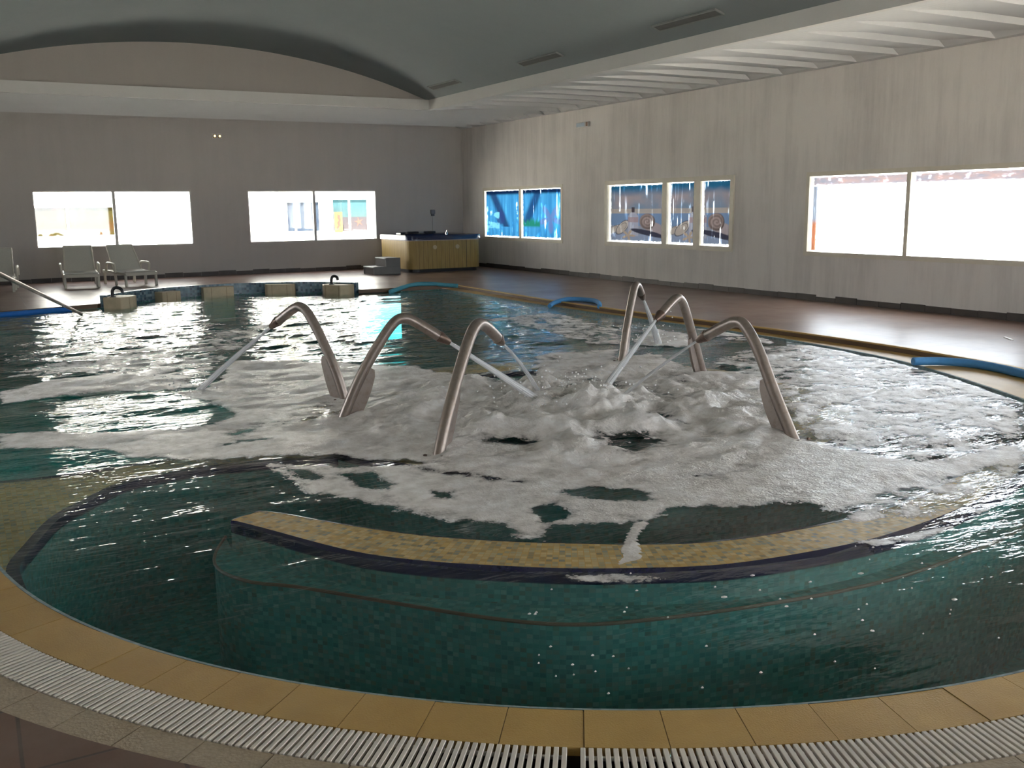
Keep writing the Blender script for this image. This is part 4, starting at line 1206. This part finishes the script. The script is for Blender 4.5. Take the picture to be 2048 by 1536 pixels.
def chop(x, y):
    """how lively the water is"""
    near = sst(2.6, 5.6, x) * sst(7.0, 4.0, y)
    c = 0.20 + 0.40 * sst(6.4, 8.2, y) + 0.35 * sst(9.0, 12.0, y)
    r = np.hypot(x - SPL[0], y - SPL[1])
    c = np.maximum(c, 1.1 * sst(3.2, 1.8, r))
    c = np.maximum(c, 0.9 * near)
    c = np.maximum(c, 0.75 * sst(4.5, 6.5, x) * sst(11.0, 9.0, y))
    return c
def water_h(x, y, edge):
    h = np.zeros_like(x)
    wob = 2.5 * fbm(x * 0.7, y * 0.7, 3)
    for kx, ky, ph, am in WAVES:
        h += am * np.sin(kx * x + ky * y + ph + wob)
    h *= 0.55
    r = np.hypot(x - SPL[0], y - SPL[1])
    h += 0.008 * np.exp(-r / 2.2) * np.sin(17 * r + 2.5 * fbm(x, y, 3)) * sst(0.3, 1.0, r)
    h *= chop(x, y)
    return h * (0.25 + 0.75 * sst(0.0, 0.5, edge))
DX = 0.038
gx = np.arange(-2.95, 9.2, DX); gy = np.arange(1.75, 20.1, DX)
GX, GY_ = np.meshgrid(gx, gy)
sd = seg_dist(GX, GY_, WPOLY)
H = water_h(GX, GY_, np.maximum(sd, 0))
# the skin stays thin over the walls that almost break the surface
keepv = sd > -0.03
nv_, nu_ = GX.shape
k = np.arange(nu_ * nv_).reshape(nv_, nu_)
kc = keepv[:-1, :-1] & keepv[1:, :-1] & keepv[:-1, 1:] & keepv[1:, 1:]
q = np.stack([k[:-1, :-1], k[:-1, 1:], k[1:, 1:], k[1:, :-1]], -1)[kc]
used, inv = np.unique(q, return_inverse=True)
q = inv.reshape(-1, 4)
TOP = np.stack([GX.ravel()[used], GY_.ravel()[used], (ZW + H).ravel()[used]], -1)
BOT = TOP.copy(); BOT[:, 2] = ZF - 0.15
nt = len(TOP)
e = np.concatenate([q[:, [0, 1]], q[:, [1, 2]], q[:, [2, 3]], q[:, [3, 0]]])
key = e[:, 0].astype(np.int64) * nt + e[:, 1]; rkey = e[:, 1].astype(np.int64) * nt + e[:, 0]
be = e[~np.isin(key, rkey)]
side = np.stack([be[:, 1], be[:, 0], be[:, 0] + nt, be[:, 1] + nt], -1)
mb = MB()
mb.v = np.concatenate([TOP, BOT]).tolist()
mb.f = q.tolist() + (q[:, ::-1] + nt).tolist() + side.tolist()
water = mb.build('pool_water', M['water'], smooth=False)
water.data.polygons.foreach_set('use_smooth', [i < len(q) for i in range(len(water.data.polygons))])
ch = np.concatenate([chop(TOP[:, 0], TOP[:, 1]), np.zeros(nt)])
water.data.attributes.new('chop', 'FLOAT', 'POINT').data.foreach_set('value', ch.astype(np.float32))
tag(water, 'rippled blue green water filling the pool', 'water', kind='stuff')

# ------------------------------------------------------------------ foam
FX = 0.03
fx = np.arange(-0.6, 9.1, FX); fy = np.arange(2.9, 15.6, FX)
X, Y = np.meshgrid(fx, fy)
D_ = np.zeros_like(X)
for mode, dens, soft, pts in FOAM:
    P = np.array(pts)
    x0, y0 = P.min(0) - soft - 0.1; x1, y1 = P.max(0) + soft + 0.1
    i0, i1 = np.searchsorted(fx, (x0, x1)); j0, j1 = np.searchsorted(fy, (y0, y1))
    sx, sy = X[j0:j1, i0:i1], Y[j0:j1, i0:i1]
    if sx.size == 0: continue
    s_ = seg_dist(sx, sy, pts)
    w = sst(-soft, soft, s_)
    cur = D_[j0:j1, i0:i1]
    D_[j0:j1, i0:i1] = np.maximum(cur, dens * w) if mode == 'max' else cur * (1 - w) + dens * w
sdf = seg_dist(X, Y, WPOLY)
D_ *= sst(0.0, 0.12, sdf)
r = np.hypot(X - SPL[0], Y - SPL[1])
lump = sst(2.5, 1.0, r)
n1 = fbm(X * 3.2, Y * 3.2, 4); n2 = fbm(X * 9 + 5, Y * 9, 4)
n3 = 1 - np.abs(2 * fbm(X * 2.6 + 9, Y * 2.6, 4) - 1)
D_ = D_ + lump * (n1 - 0.52) * 1.1 * (D_ > 0.3)
HH = 0.004 + 0.014 * D_ * n2 + lump * (0.062 * sst(0.30, 0.75, n1) + 0.030 * n3 ** 3 + 0.045 * (n2 - 0.35)) * D_
HH += 0.11 * np.exp(-(r / 0.42) ** 2) * (0.5 + n2) * D_
r2 = np.hypot((X - 1.15), (Y - 10.0) * 1.4); HH += 0.05 * np.exp(-(r2 / 0.6) ** 2) * n1 * D_
r3 = np.hypot(X - 7.55, Y - 9.6); HH += 0.06 * np.exp(-(r3 / 0.45) ** 2) * n2 * D_
Z = ZW + water_h(X, Y, np.maximum(sdf, 0)) + HH
D_ = np.clip(D_, 0, 1.1)
keepv = D_ > 0.06
k = np.arange(X.size).reshape(X.shape)
kc = keepv[:-1, :-1] & keepv[1:, :-1] & keepv[:-1, 1:] & keepv[1:, 1:]
q = np.stack([k[:-1, :-1], k[:-1, 1:], k[1:, 1:], k[1:, :-1]], -1)[kc]
used, inv = np.unique(q, return_inverse=True)
mb = MB()
mb.v = np.stack([X.ravel()[used], Y.ravel()[used], Z.ravel()[used]], -1).tolist()
mb.f = inv.reshape(-1, 4).tolist()
nbase = len(mb.v)
rng = random.Random(21)
for k in range(110):
    while True:
        x_, y_ = rng.uniform(1.7, 5.2), rng.uniform(2.1, 3.6)
        if math.hypot(x_ - C0[0], y_ - C0[1]) < RW - 0.15: break
    rr_ = rng.uniform(0.003, 0.0065) * (2.0 if rng.random() < 0.10 else 1)
    z_ = ZW + float(water_h(np.array([x_]), np.array([y_]), np.array([1.0]))[0]) + 0.004
    mb.add([(x_, y_, z_ + 0.003)] + [(x_ + rr_ * 1.4 * math.cos(a), y_ + rr_ * math.sin(a), z_ - 0.003) for a in (0, 1.05, 2.09, 3.14, 4.19, 5.24)], [(0, i + 1, (i + 1) % 6 + 1) for i in range(6)])
foam = mb.build('water_foam', M['foam'], smooth=True)
foam.data.attributes.new('foam_cover', 'FLOAT', 'POINT').data.foreach_set('value', np.r_[D_.ravel()[used], np.full(len(mb.v) - nbase, 1.4)].astype(np.float32))
tag(foam, 'off white foam drifting and churning over the pool water', 'foam', kind='stuff')

# ------------------------------------------------------------------ steel water spouts and their jets
def spout(base, ang, prof, label, fin_side=1, flange=True, name='water_spout'):
    """prof: points (u, z) in the vertical plane through the base, z measured from the deck level"""
    root = empty(name, (base[0], base[1], ZR), math.radians(ang))
    rel = lambda u, z: (u, 0, z - ZR)
    pts = catmull([rel(-0.02, ZR - 0.06)] + [rel(*p) for p in prof], 8)
    MB().tube(pts, 0.043, 20).build('pipe', M['steel'], root, smooth=True)
    a, b_ = Vector(pts[-3]), Vector(pts[-1])
    d = (b_ - a).normalized()
    e_ = b_ + d * 0.10
    MB().tube([b_ - d * 0.012, b_, b_ + d * 0.03, e_ - d * 0.005, e_], [0.047, 0.048, 0.040, 0.026, 0.022], 18).build('nozzle', M['rust'], root, smooth=True)
    # flat stiffening fin along the lower pipe
    low = [p for p in pts if p[2] < 0.46]
    mb = MB()
    m_ = len(low)
    L, R_ = [], []
    for i, p in enumerate(low):
        t = i / (m_ - 1)
        w = 0.052 + 0.052 * math.sin(PI * min(1, (1 - t) * 0.9 + 0.05)) if t < 0.98 else 0.045
        p = Vector(p)
        tan = (Vector(low[min(i + 1, m_ - 1)]) - Vector(low[max(i - 1, 0)])).normalized()
        nrm = Vector((tan.z, 0, -tan.x))
        L.append(p + nrm * 0.03); R_.append(p + nrm * (0.03 + w))
    for sgn in (0.012, -0.012):
        b = mb.add([v + Vector((0, sgn, 0)) for v in L] + [v + Vector((0, sgn, 0)) for v in R_], [])
        for i in range(m_ - 1):
            f = (b + i, b + i + 1, b + m_ + i + 1, b + m_ + i)
            mb.f.append(f if sgn < 0 else f[::-1])
    b = len(mb.v) - 4 * m_
    for i in range(m_ - 1):
        mb.f.append((b + m_ + i, b + m_ + i + 1, b + 3 * m_ + i + 1, b + 3 * m_ + i))
    mb.f.append((b + m_ - 1, b + 2 * m_ - 1, b + 4 * m_ - 1, b + 3 * m_ - 1))
    mb.build('fin', M['steel'], root)
    fl = MB().lathe([(0.115, 0), (0.115, 0.012), (0.05, 0.016)], n=32).build('base_flange', M['steel'], root, smooth=True)
    for k in range(4):
        a_ = PI / 4 + k * PI / 2
        MB().lathe([(0.014, 0.012), (0.014, 0.026), (0.008, 0.030)], (0.09 * math.cos(a_), 0.09 * math.sin(a_), 0), 6).build('bolt', M['rust'], fl)
    tag(root, label, 'water spout', 'steel water spouts on the ring wall')
    mw = Matrix.Translation(root.location) @ Matrix.Rotation(math.radians(ang), 4, 'Z')
    return mw @ e_, (mw.to_3x3() @ d)

def jet(p0, dirn, p1, r0, r1, label, bow=None, seed=0):
    rng = random.Random(seed)
    root = empty('water_jet', p0)
    p0, p1 = Vector(p0), Vector(p1)
    # ballistic arc: leaves along the nozzle, lands at p1
    hd = Vector((p1.x - p0.x, p1.y - p0.y, 0)); L = hd.length
    s0 = (p1.z - p0.z) / L
    k_ = bow
    NP = 26
    pts = []
    for i in range(NP + 1):
        t = i / NP
        z = p0.z + (s0 * L) * t + k_ * t * (1 - t)
        pts.append(Vector((p0.x + hd.x * t, p0.y + hd.y * t, z)))
    mb, uvs = MB(), []
    n = 14
    rad = [r0 + (r1 - r0) * (i / NP) ** 0.8 for i in range(NP + 1)]
    mb.tube([p - p0 for p in pts], rad, n, cap=False)
    for i in range(NP + 1):
        for kk in range(n): uvs.append((abs(2.0 * kk / n - 1.0), i / NP * L))
    mb.build('jet_core', M['jet'], root, smooth=True, uvs=uvs)
    mb, uvs = MB(), []
    for s in range(5):
        ph = rng.uniform(0, 2 * PI); sp = rng.uniform(0.3, 0.9)
        side_ = hd.normalized().cross(Vector((0, 0, 1)))
        pp = [pts[i] - p0 + (side_ * math.cos(ph) + Vector((0, 0, 1)) * math.sin(ph)) * rad[i] * sp for i in range(NP + 1)]
        mb.tube(pp, [0.3 * x * rng.uniform(0.8, 1.2) for x in rad], 6, cap=False)
        for i in range(NP + 1):
            for kk in range(6): uvs.append((abs(2.0 * kk / 6 - 1.0) + s, i / NP * L))
    mb.build('jet_strand', M['jet'], root, smooth=True, uvs=uvs)
    tag(root, label, 'water jet', 'water jets from the steel spouts')
    return p1

SP = [
 ((2.84, 8.17), 128.3, [(0.08, 0.16), (0.23, 0.48), (0.34, 0.67), (0.42, 0.735), (0.50, 0.72), (0.68, 0.60)], 1.63, 'steel spout leaning left, jet thrown outward to the far left', 'jet falling leftward into the big pool', 0.04, (0.013, 0.034)),
 ((2.54, 7.42), -15.0, [(0.15, 0.22), (0.33, 0.52), (0.45, 0.68), (0.53, 0.72), (0.62, 0.69), (0.83, 0.555)], 1.76, 'steel spout crossing in front of the left leaning one', 'long straight jet from the left, passing behind the central pipe', 0.02, (0.015, 0.040)),
 ((2.72, 5.95), 38.0, [(0.17, 0.17), (0.43, 0.52), (0.60, 0.70), (0.73, 0.745), (0.88, 0.695), (1.07, 0.59)], 2.06, 'nearest steel spout, its bolted foot standing at the front of the ring', 'short curved jet from the nearest spout', 0.17, (0.012, 0.022)),
 ((5.14, 4.99), 99.2, [(0.19, 0.21), (0.36, 0.53), (0.49, 0.70), (0.57, 0.725), (0.66, 0.695), (0.86, 0.59)], 1.87, 'rightmost steel spout with its long arm pointing left', 'thin curved jet from the rightmost spout', 0.07, (0.010, 0.017)),
 ((6.44, 7.54), -158.4, [(0.20, 0.23), (0.42, 0.61), (0.53, 0.715), (0.60, 0.72), (0.70, 0.68), (0.88, 0.59)], 2.00, 'steel spout at the back right, nozzle in front of the far deck edge', 'broad straight jet from the back right spout', 0.02, (0.014, 0.040)),
 ((6.20, 8.63), 34.6, [(0.14, 0.24), (0.31, 0.56), (0.40, 0.69), (0.46, 0.715), (0.53, 0.69), (0.64, 0.60)], 1.35, 'farthest steel spout, aimed away at the right deck', 'small spreading jet from the farthest spout', 0.07, (0.012, 0.050)),
]
for i, (b_, an, prof, Ln, lab, jl, bow, rr) in enumerate(SP):
    tip, dr = spout(b_, an, prof, lab)
    a = math.radians(an)
    end = Vector((b_[0] + Ln * math.cos(a), b_[1] + Ln * math.sin(a), ZW - 0.01))
    jet(tip - dr * 0.01, dr, end, rr[0], rr[1], jl, bow, i)
# droplets thrown up where the jets meet
rng = random.Random(5)
bm = bmesh.new()
for c, nn_, sx, sz in (((4.45, 6.95), 260, 0.30, 0.13), ((1.75, 9.55), 60, 0.16, 0.06), ((7.3, 9.4), 110, 0.22, 0.12)):
    for k in range(nn_):
        x, y = rng.gauss(c[0], sx), rng.gauss(c[1], sx)
        z = ZW + 0.03 + abs(rng.gauss(0, sz))
        bmesh.ops.create_icosphere(bm, subdivisions=1, radius=rng.uniform(0.003, 0.011), matrix=Matrix.Translation((x, y, z)))
me = bpy.data.meshes.new('water_spray')
bm.to_mesh(me); bm.free()
me.materials.append(M['spray'])
o = bpy.data.objects.new('water_spray', me); COL.objects.link(o)
tag(o, 'fine white droplets thrown up where the jets hit', 'spray', kind='stuff')

# ================================================================== things on the deck
def noodle(name, pts, r, m, label):
    P = catmull(pts, 8)
    c = Vector(P[0])
    o = MB().tube([Vector(p) - c for p in P], r, 18).build(name, m, smooth=True, bevel=0.006)
    o.location = c
    tag(o, label, 'pool noodle', 'foam pool noodles')
    return o
noodle('pool_noodle', [(8.45, 6.63, -0.02), (8.68, 6.52, -0.022), (8.82, 6.28, -0.022), (8.82, 6.0, -0.022), (8.74, 5.70, -0.022), (8.62, 5.40, -0.022), (8.48, 5.05, -0.022), (8.38, 4.7, -0.022)], 0.042, M['noodle_blue'], 'mid blue foam noodle curving at the right edge of the photo')
noodle('pool_noodle', [(8.50, 13.92, -0.05), (8.66, 14.03, -0.015), (8.88, 13.97, 0.038), (9.08, 13.75, 0.04), (9.10, 13.45, 0.04), (8.95, 13.1, 0.03), (8.80, 12.88, 0.01)], 0.038, M['noodle_blue'], 'blue foam noodle draped over the far right deck edge')
noodle('pool_noodle', [(7.40, 18.30, -0.06), (7.72, 18.42, 0.0), (8.05, 18.56, 0.04), (8.35, 18.56, 0.04), (8.62, 18.40, 0.02), (8.85, 18.15, 0.0)], 0.042, M['noodle_teal'], 'teal foam noodle lying over the far corner of the pool')
noodle('pool_noodle', [(-0.6, 17.70, -0.05), (0.0, 17.82, -0.05), (0.6, 17.98, -0.05), (1.2, 18.17, -0.05), (1.5, 18.26, -0.052)], 0.045, M['noodle_deep'], 'dark blue foam noodle along the far left deck edge')

# handrail dropping into the water on the far left
h = empty('handrail', (1.57, 17.2, 0))
P = [Vector(p) - Vector((1.57, 17.2, 0)) for p in ((1.60, 17.27, -0.25), (1.57, 17.2, -0.10), (1.50, 17.02, 0.0), (0.29, 11.5, 0.97))]
d = (P[3] - P[2]).normalized()
mb = MB().tube([P[2] - d * 0.32, P[2], P[3], P[3] + d * 2.2], 0.024, 14)
mb.build('rail', M['rust'], h, smooth=True)
MB().tube([P[3] + d * 2.2, P[3] + d * 2.2 + Vector((0, 0, -2.4))], 0.024, 14).build('post', M['rust'], h, smooth=True)
tag(h, 'long dark metal handrail slanting down into the water at far left', 'handrail')

# sun loungers
M['sling'] = plain('cream_sling', (0.50, 0.49, 0.43), 0.7, var=0.04, scale=40, bump=0.1)
M['resin'] = plain('cream_resin', (0.52, 0.50, 0.42), 0.45, var=0.03)
def lounger():
    r = empty('sun_lounger')
    w = 0.33
    mb = MB()
    for s in (-1, 1):
        mb.bar((s * w, -0.02, 0.27), (s * w, 1.35, 0.29), 0.045, 0.06)
    mb.bar((-w, 0.0, 0.265), (w, 0.0, 0.265), 0.04, 0.075)
    mb.bar((-w, 1.33, 0.285), (w, 1.33, 0.285), 0.04, 0.05)
    mb.build('frame', M['resin'], r, bevel=0.012)
    mb = MB()
    n = 10
    for i in range(n):
        a, c = i / n, (i + 1) / n
        f = lambda t: 0.318 - 0.022 * math.sin(PI * t)
        mb.obox((0, (a + c) / 2 * 0.78 + 0.0, (f(a) + f(c)) / 2), (w - 0.005, 0, 0), (0, 0.041, (f(c) - f(a)) / 2), (0, 0, 0.011))
    mb.build('seat', M['sling'], r)
    B0, B1 = Vector((0, 0.76, 0.30)), Vector((0, 1.18, 0.85))
    bk_ = MB().obox((B0 + B1) / 2, (w - 0.045, 0, 0), (B1 - B0) / 2, Vector((0, 0.008, -0.006))).build('backrest', M['sling'], r, bevel=0.006)
    mb = MB()
    for s in (-1, 1): mb.bar(B0 + Vector((s * (w - 0.03), 0, 0)), B1 + Vector((s * (w - 0.05), 0, 0)), 0.035, 0.035)
    mb.bar(B1 + Vector((-w + 0.04, 0, 0)), B1 + Vector((w - 0.04, 0, 0)), 0.035, 0.04)
    mb.build('back_frame', M['resin'], bk_, bevel=0.008)
    for s in (-1, 1):
        for y in (0.03, 0.62, 1.30):
            MB().bar((s * (w - 0.005), y, 0.0), (s * w, y + (0.02 if y < 1 else -0.02), 0.27), 0.05, 0.06, up=(0, 1, 0)).build('leg', M['resin'], r, bevel=0.01)
        pts = catmull([(s * (w + 0.045), 0.52, 0.29), (s * (w + 0.05), 0.50, 0.43), (s * (w + 0.05), 0.56, 0.475), (s * (w + 0.05), 0.85, 0.485), (s * (w + 0.05), 0.98, 0.46), (s * (w + 0.045), 1.04, 0.30)], 4)
        MB().tube(pts, 0.026, 10).build('armrest', M['resin'], r, smooth=True)
    return r
def copy_tree(o, parent=None):
    c = o.copy(); COL.objects.link(c)
    if parent is not None:
        c.parent = parent
    for ch in list(o.children): copy_tree(ch, c)
    return c
L0 = lounger()
spots = [(2.10, 22.42, -0.06, 'cream sun lounger standing left of the window mullion, facing the pool squarely'),
         (3.28, 22.30, 0.22, 'cream sun lounger turned slightly right, below the window mullion'),
         (0.46, 22.18, -0.10, 'cream sun lounger cut off by the left edge behind the handrail')]
for i, (x, y, rz, lab) in enumerate(spots):
    o = L0 if i == 0 else copy_tree(L0)
    o.location = (x, y, 0); o.rotation_euler = (0, 0, rz)
    tag(o, lab, 'sun lounger', 'sun loungers along the back wall')

# hot tub
M['tub_panel'] = None
def tub_mat():
    m = N('yellow_wood_panel')
    v = m.coord(scale=(9, 9, 0.8))
    nz = m.noise(v, 3, 4)
    sp = m.n('SeparateXYZ', Vector=m.coord())
    st = m.math('FRACT', m.math('MULTIPLY', m.math('ADD', sp.outputs[0], sp.outputs[1]), 8.3))
    g = m.math('LESS_THAN', st, 0.08)
    c = m.ramp(nz, [(0.3, (0.27, 0.175, 0.045)), (0.7, (0.36, 0.245, 0.075))])
    c = m.mix(g, c, (0.16, 0.10, 0.03))
    return m.done(m.pbr(c, 0.5, 0, m.bump(m.math('SUBTRACT', 1.0, g), 0.3, 0.01)))
M['tub_panel'] = tub_mat()
M['shell'] = plain('dark_blue_acrylic', (0.008, 0.018, 0.06), 0.18, var=0.1)
M['chrome'] = plain('chrome', (0.7, 0.7, 0.72), 0.12, 1.0, var=0.0)
M['cap'] = plain('beige_cap', (0.50, 0.40, 0.24), 0.5)
tub = empty('hot_tub', (10.69, 23.55, 0))
def rrect(hx, hy, r, n=6):
    p = []
    for cx, cy, a0 in ((hx - r, hy - r, 0), (-hx + r, hy - r, 90), (-hx + r, -hy + r, 180), (hx - r, -hy + r, 270)):
        p += arc((cx, cy), r, a0, a0 + 90, n)
    return p
HX, HY = 1.02, 1.04
MB().prism(rrect(HX - 0.05, HY - 0.05, 0.22), 0, 0.09).build('plinth', M['black'], tub)
MB().prism(rrect(HX, HY, 0.26), 0.08, 0.80).build('cabinet', M['tub_panel'], tub, smooth=False)
mb = MB()
o_, i_ = rrect(HX + 0.03, HY + 0.03, 0.27), rrect(HX - 0.22, HY - 0.22, 0.2)
n = len(o_)
prof = [(o_, 0.80, 1.0), (o_, 0.90, 1.0), (o_, 0.925, 0.985), (i_, 0.905, 1.0), (i_, 0.86, 0.96), (i_, 0.35, 0.80), (i_, 0.34, 0.0)]
for pl_, z, s in prof: mb.v += [(x * s, y * s, z) for x, y in pl_]
for j in range(len(prof) - 1):
    for k in range(n):
        k2 = (k + 1) % n
        mb.f.append((j * n + k, j * n + k2, (j + 1) * n + k2, (j + 1) * n + k))
mb.f.append(tuple(range(n))[::-1])
mb.build('shell', M['shell'], tub, smooth=True)
MB().prism(rrect(HX + 0.008, HY + 0.008, 0.262), 0.785, 0.80).build('rim_strip', plain('grey_strip', (0.55, 0.45, 0.42), 0.3), tub)
for x in (-0.33, 0.30):
    c = MB().lathe([(0.055, 0), (0.055, 0.012), (0.035, 0.018), (0.03, 0.012)], n=20)
    c.v = [(vx, -vz, vy) for vx, vy, vz in c.v]
    o = c.build('vent_cap', M['cap'], tub, smooth=True)
    o.location = (x, -HY, 0.62)
MB().box(0.555, 0.565, -HY - 0.004, -HY + 0.01, 0.09, 0.785).build('panel_seam', M['dark'], tub)
for x, y, rz in ((-0.55, 0.55, 0.8), (-0.1, 0.86, 0), (0.4, 0.86, 0), (-0.86, -0.1, 1.57)):
    mb = MB().obox((0, 0, 0), (0.16, 0, 0), (0, 0.06, 0), (0, 0, 0.03))
    o = mb.build('headrest', M['black'], tub, bevel=0.02, seg=3)
    o.location = (x, y, 0.945); o.rotation_euler = (0, 0, rz)
mb = MB().lathe([(0.028, 0), (0.028, 0.05), (0.02, 0.075)], (0.12, -0.80, 0.915)).tube([(0.12, -0.80, 0.97), (0.12, -0.72, 0.985), (0.12, -0.66, 0.965)], 0.014, 10)
mb.tube([(0.12, -0.80, 0.985), (0.13, -0.82, 1.03)], [0.012, 0.018], 8)
mb.build('tap', M['chrome'], tub, smooth=True)
tag(tub, 'square hot tub in yellow wood with dark blue rim in the far corner', 'hot tub')

# two-step stool beside the tub
M['step_grey'] = plain('grey_plastic_step', (0.17, 0.17, 0.165), 0.5, var=0.08)
stl = empty('tub_steps', (9.02, 22.75, 0))
MB().box(-0.36, 0.34, -0.36, -0.33, 0, 0.19).box(-0.04, 0.34, -0.36, -0.33, 0.19, 0.40).build('side_panel', M['step_grey'], stl, bevel=0.008)
MB().box(-0.36, 0.34, 0.33, 0.36, 0, 0.19).box(-0.04, 0.34, 0.33, 0.36, 0.19, 0.40).build('side_panel', M['step_grey'], stl, bevel=0.008)
MB().box(-0.38, -0.03, -0.33, 0.33, 0.155, 0.185).build('tread', M['step_grey'], stl, bevel=0.008)
MB().box(-0.06, 0.34, -0.33, 0.33, 0.365, 0.395).build('tread', M['step_grey'], stl, bevel=0.008)
MB().box(-0.34, -0.32, -0.33, 0.33, 0.0, 0.155).build('riser', M['dark'], stl)
MB().box(-0.03, -0.01, -0.33, 0.33, 0.185, 0.365).build('riser', M['dark'], stl)
tag(stl, 'grey plastic two step stool beside the hot tub', 'steps')

# wall fittings
M['lens'] = None
def lens_mat():
    m = N('lit_bulb')
    return m.done(m.n('Emission', Color=(1.0, 0.62, 0.20), Strength=0.55).outputs[0])
M['lens'] = lens_mat()
el = empty('emergency_light', (5.64, YB, 3.385))
MB().box(-0.125, 0.125, -0.055, 0, -0.06, 0.06).build('housing', M['mullion'], el, bevel=0.008)
for x in (-0.055, 0.065):
    c = MB().lathe([(0.042, 0), (0.042, 0.022), (0.036, 0.03)], n=18); c.v = [(a, -z_, b) for a, b, z_ in c.v]
    s_ = c.build('lamp_ring', M['dark'], el); s_.location = (x, -0.055, -0.005)
    c = MB().lathe([(0.028, 0), (0.020, 0.012), (0.004, 0.016)], n=18); c.v = [(a, -z_, b) for a, b, z_ in c.v]
    o = c.build('bulb', M['lens'], s_); o.location = (0, -0.026, 0)
tag(el, 'small twin lamp emergency light high on the back wall', 'emergency light')
e2 = empty('emergency_light', (XR, 18.68, 3.385))
MB().box(-0.06, 0, -0.24, 0.24, -0.055, 0.055).build('housing', M['mullion'], e2, bevel=0.01)
MB().box(-0.066, -0.06, -0.10, 0.22, -0.04, 0.04).build('diffuser', plain('bluish_lens', (0.45, 0.53, 0.60), 0.2), e2)
MB().box(-0.066, -0.06, -0.225, -0.16, -0.045, 0.045).build('test_panel', plain('brown_end', (0.25, 0.14, 0.09), 0.5), e2)
tag(e2, 'slim white emergency light high on the streaked right wall', 'emergency light')
sw = empty('wall_switch', (11.39, YB, 1.46))
MB().box(-0.065, 0.065, -0.055, 0, -0.03, 0.085).build('switch_box', plain('grey_box', (0.20, 0.20, 0.22), 0.5), sw, bevel=0.008)
MB().box(-0.045, 0.045, -0.05, 0, -0.085, -0.03).build('lower_box', plain('dark_box', (0.10, 0.10, 0.115), 0.5), sw, bevel=0.008)
MB().tube([(0, -0.012, -0.085), (0.002, -0.012, -0.55)], 0.008, 8).build('cable', M['mullion'], sw)
tag(sw, 'grey switch box on the back wall above the hot tub', 'switch')
mb = MB().obox((0, 0, 0.006), (0.075, 0.10, 0), (-0.012, 0.009, 0), (0, 0, 0.005))  # small white piece painted as the glint on the deck
o = mb.build('deck_glint', plain('white_glint', (0.9, 0.88, 0.85), 0.3)); o.location = (10.65, 7.05, 0)
tag(o, 'small white object standing in for a glint on the right deck', 'glint')
